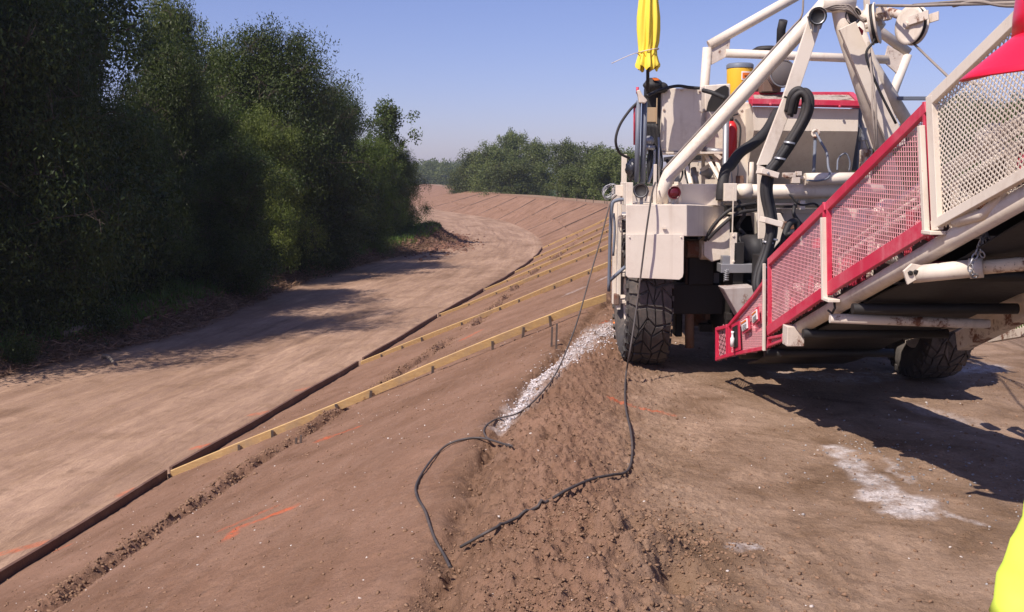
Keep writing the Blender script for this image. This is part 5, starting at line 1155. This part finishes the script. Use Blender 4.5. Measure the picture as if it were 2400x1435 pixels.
cable('dark cable lying in a loose bend along the edge of the ditch', [], [(1195,1046),(1165,1036),(1130,1027),(1090,1029),(1050,1042),(1020,1068),(992,1105),(975,1140),(978,1165),(995,1195),(1005,1225),(1020,1265),(1040,1300),(1055,1330)], .0085)

# ---------------------------------------------------------------- person standing beside the camera
M['skin'] = paint('skin', (0.42,0.22,0.15), (0.35,0.15,0.10), amount=0.2, rough=0.5, bump=.05)
M['hat'] = paint('red_helmet_plastic', (0.72,0.012,0.045), (0.5,0.05,0.08), amount=0.15, rough=0.28, bump=.03)
M['vest'] = paint('lime_safety_cloth', (0.76,0.93,0.10), (0.5,0.6,0.1), amount=0.15, rough=0.7, bump=.1)
M['shirt'] = paint('grey_shirt', (0.16,0.17,0.20), (0.1,0.08,0.07), amount=0.5, rough=0.9)
M['jeans'] = paint('blue_jeans', (0.05,0.075,0.14), (0.14,0.10,0.08), amount=0.6, rough=0.9)
M['boot'] = paint('brown_boot', (0.09,0.05,0.03), (0.18,0.12,0.09), amount=0.7, rough=0.7)
hc = P(2260, 178, 1.4); hc.x = .905; hc.z += .075             # helmet rim height
gz = zg(hc.x, 1.4); pr = empty('person', (hc.x, 1.4, gz), 'person in red hard hat and lime safety vest standing at the right edge', 'person')
def skin(name, verts, edges, rad_, mat, par, sub=2):
    me = bpy.data.meshes.new(name); me.from_pydata([Vector(v) for v in verts], edges, []); o = bpy.data.objects.new(name, me); col.objects.link(o)
    md = o.modifiers.new('skin', 'SKIN'); md.use_smooth_shade = True
    for i, r in enumerate(rad_): me.skin_vertices[0].data[i].radius = r if isinstance(r, tuple) else (r, r)
    me.skin_vertices[0].data[0].use_root = True
    s = o.modifiers.new('sub', 'SUBSURF'); s.levels = sub; s.render_levels = sub
    me.materials.append(mat); o.parent = par; return o
H = hc.z-gz-.02       # helmet rim height above ground
# local frame: faces -x
nk = H-.24
bv = [(0.16,0,H*.50),(0.15,0,H*.60),(.14,0,H*.70),(.11,0,nk-.08),(-.01,0,nk),(-.03,0,nk+.09),(-.05,0,nk+.17),(-.04,0,nk+.26),
      (.12,.10,H*.48),(.06,.105,H*.27),(.03,.11,.08),(-.12,.12,.035),(.12,-.10,H*.48),(.06,-.105,H*.27),(.03,-.11,.08),(-.12,-.12,.035),
      (.17,.19,nk-.09),(.13,.24,nk-.42),(.02,.25,nk-.75),(.0,.245,nk-.83),(.05,-.19,nk-.09),(-.17,-.24,nk-.44),(-.10,-.25,nk-.70),(-.09,-.245,nk-.77)]
be = [(0,1),(1,2),(2,3),(3,4),(4,5),(5,6),(6,7),(0,8),(8,9),(9,10),(10,11),(0,12),(12,13),(13,14),(14,15),(3,16),(16,17),(17,18),(18,19),(3,20),(20,21),(21,22),(22,23)]
br = [.08,.08,.08,.08,.05,.06,(.085,.075),(.085,.075),.06,.05,.035,.03,.06,.05,.035,.03,.05,.04,.034,.028,.05,.04,.034,.028]
skin('body', bv, be, br, M['skin'], pr)
# fingers
for s in (1, -1):
    b = MB()
    for k, ln_ in enumerate((.075,.085,.08,.065)):
        fx = .09 if s > 0 else 0; y = s*(.218+.018*k); p0 = Vector((-.09+fx,y,nk-.80-fx*.3)); b.tube([p0, p0+Vector((-.02,0,-ln_*.5)), p0+Vector((-.01,0,-ln_))], 0, 8, rs=[.0095,.009,.007])
    b.tube([(-.10+fx,s*.225,nk-.76), (-.135+fx,s*.212,nk-.79), (-.14+fx,s*.212,nk-.83)], 0, 8, rs=[.011,.010,.008])
    for o in build_each(b, 'finger', M['skin'], None): o.parent = pr
# face details
b = MB(); b.tube([(-.125,0,nk+.17),(-.150,0,nk+.135),(-.140,0,nk+.115)], 0, 8, rs=[.010,.017,.012]); o = b.build('nose', M['skin']); o.parent = pr
for s in (1, -1): o = MB().lathe((-.04,s*.072,nk+.145), (0,s,0), [(0,.03),(.012,.028),(.018,.012),(.015,0)], 12).build('ear', M['skin']); o.parent = pr
for s in (1, -1): o = MB().lathe((-.122,s*.032,nk+.165), (-1,s*.3,0), [(-.01,.012),(0,.011),(.006,.007),(.008,0)], 12).build('eye', M['sticker']); o.parent = pr
b = MB().tube([(-.115,-.025,nk+.085),(-.126,0,nk+.083),(-.115,.025,nk+.085)], .006, 8); o = b.build('mouth', M['skin']); o.parent = pr
# clothes
tv = [(.16,0,H*.50),(.15,0,H*.58),(.14,0,H*.68),(.11,0,nk-.10),(.04,0,nk-.02),(.17,.19,nk-.09),(.13,.24,nk-.42),(.05,-.19,nk-.09),(-.17,-.24,nk-.44),(.05,.25,nk-.66),(-.10,-.25,nk-.66)]
skin('shirt', tv, [(0,1),(1,2),(2,3),(3,4),(3,5),(5,6),(3,7),(7,8),(6,9),(8,10)], [(.13,.17),(.125,.17),(.125,.175),(.11,.16),.075,.06,.045,.06,.045,.035,.035], M['shirt'], pr)
for s, q_ in ((1, [(.17,.17,nk-.04),(.19,.215,nk-.16),(.165,.235,nk-.30),(.14,.245,nk-.43),(.090,.25,nk-.57),(.035,.25,nk-.74)]), (-1, [(.03,-.17,nk-.04),(-.03,-.215,nk-.17),(-.10,-.235,nk-.30),(-.17,-.245,nk-.44),(-.135,-.25,nk-.57),(-.10,-.25,nk-.68)])):
    qs = spline(q_, 8); m2 = MB(); m2.tube(qs, 0, 40, rs=[.085-.025*i/len(qs) for i in range(len(qs))]); rw = random.Random(3)
    for i in range(len(qs)):
        for k in range(40):
            v0 = Vector(m2.v[i*40+k]); c0 = qs[i]; a_ = 2*math.pi*k/40
            f_ = 1+.05*math.sin(i*.9+2.2*math.sin(a_+1)+1.3*math.sin(a_*2+i*.21))+.035*math.sin(i*1.9+a_*3+1.7)
            m2.v[i*40+k] = tuple(c0+(v0-c0)*f_)
    o = m2.build('sleeve', M['vest']); o.parent = pr
b = MB(); vs = []; nn = 64; lv = [(H*.44,.20,.235),(H*.53,.20,.235),(H*.60,.20,.235),(H*.68,.20,.235),(nk-.20,.18,.225),(nk-.10,.16,.21),(nk-.03,.10,.13)]
for i, (z, rx, ry) in enumerate(lv):
    for k in range(nn):
        a = 2*math.pi*k/nn; fo = 1+.035*math.sin(a*7+i*1.1)*(1-i*.1)+.02*math.sin(a*15+i)
        vs.append((math.cos(a)*rx*fo*.93+.16-.10*max(0,(z-H*.68)/(H*.2)), math.sin(a)*ry*fo*.93, z+.006*math.sin(a*4)))
b.add(vs, [(i*nn+k, i*nn+(k+1) % nn, (i+1)*nn+(k+1) % nn, (i+1)*nn+k) for i in range(len(lv)-1) for k in range(nn)], True); o = b.build('safety_vest', M['vest']); o.parent = pr
b = MB()
for z in (H*.555,):
    vs = []
    for dz in (0, .05):
        for k in range(nn): a = 2*math.pi*k/nn; vs.append((math.cos(a)*.195+.16, math.sin(a)*.228, z+dz))
    b.add(vs, [(k, (k+1) % nn, nn+(k+1) % nn, nn+k) for k in range(nn)], True)
o = b.build('reflective_band', M['galv']); o.parent = pr
skin('trousers', [(.15,0,H*.52),(.12,.10,H*.46),(.06,.105,H*.27),(.02,.11,.10),(.12,-.10,H*.46),(.06,-.105,H*.27),(.02,-.11,.10)], [(0,1),(1,2),(2,3),(0,4),(4,5),(5,6)], [(.15,.18),(.12,.11),.085,.075,(.12,.11),.085,.075], M['jeans'], pr)
for s in (1, -1): skin('boot', [(.03,s*.11,.13),(.02,s*.11,.05),(-.07,s*.115,.045),(-.15,s*.12,.035)], [(0,1),(1,2),(2,3)], [.062,.058,.055,.042], M['boot'], pr)
hr = MB(); blob(hr, (-.022,0,nk+.19), .088, 6, (1,.92,.95), .05); o = hr.build('hair', M['bark']); o.parent = pr
# hard hat: shell, ridge, bill pointing to -x and drooping
ht = MB(); z0 = H-.0; vs = []; nn = 48; pv = [(0,.153),(.03,.153),(.07,.150),(.11,.132),(.14,.100),(.160,.055),(.166,.012)]
for z, r in pv:
    for k in range(nn): a = 2*math.pi*k/nn; vs.append((math.cos(a)*r*1.08-.04, math.sin(a)*r*.92, z0+z))
fs = [(i*nn+k, i*nn+(k+1) % nn, (i+1)*nn+(k+1) % nn, (i+1)*nn+k) for i in range(len(pv)-1) for k in range(nn)]+[tuple(range((len(pv)-1)*nn, len(pv)*nn))]
ht.add(vs, fs, True); vs = []; nr = 6
for j in range(nr+1):
    f = j/nr
    for k in range(nn):
        a = 2*math.pi*k/nn; fr2 = max(0, -math.cos(a)); ext = .016+.060*fr2**1.3
        rx = .150*1.08+ext*f; ry = .150*.92+ext*f
        vs.append((math.cos(a)*rx-.04, math.sin(a)*ry, z0+.004-f*(.008+.055*fr2**1.5)+(-.03*f*fr2*(math.sin(a)**2))))
ht.add(vs, [(j*nn+k, (j+1)*nn+k, (j+1)*nn+(k+1) % nn, j*nn+(k+1) % nn) for j in range(nr) for k in range(nn)], True)
o = ht.build('hard_hat', M['hat']); o.parent = pr; so = o.modifiers.new('thickness', 'SOLIDIFY'); so.thickness = .003
pr.rotation_euler.z = rad(8)

# ---------------------------------------------------------------- thin haze in the air
k = NT('haze_air'); k.t.nodes.remove(k.b); pv_ = k.n('ShaderNodeVolumePrincipled'); pv_.inputs['Color'].default_value = (0.80, 0.85, 1.0, 1); pv_.inputs['Density'].default_value = 0.0004
pv_.inputs['Anisotropy'].default_value = 0.2
k.l(pv_.outputs[0], k.t.nodes['Material Output'].inputs['Volume'])
hzo = MB().bb(-1900, 1900, -60, 2600, -4, 22).build('haze', k.m); tag(hzo, kind='stuff')
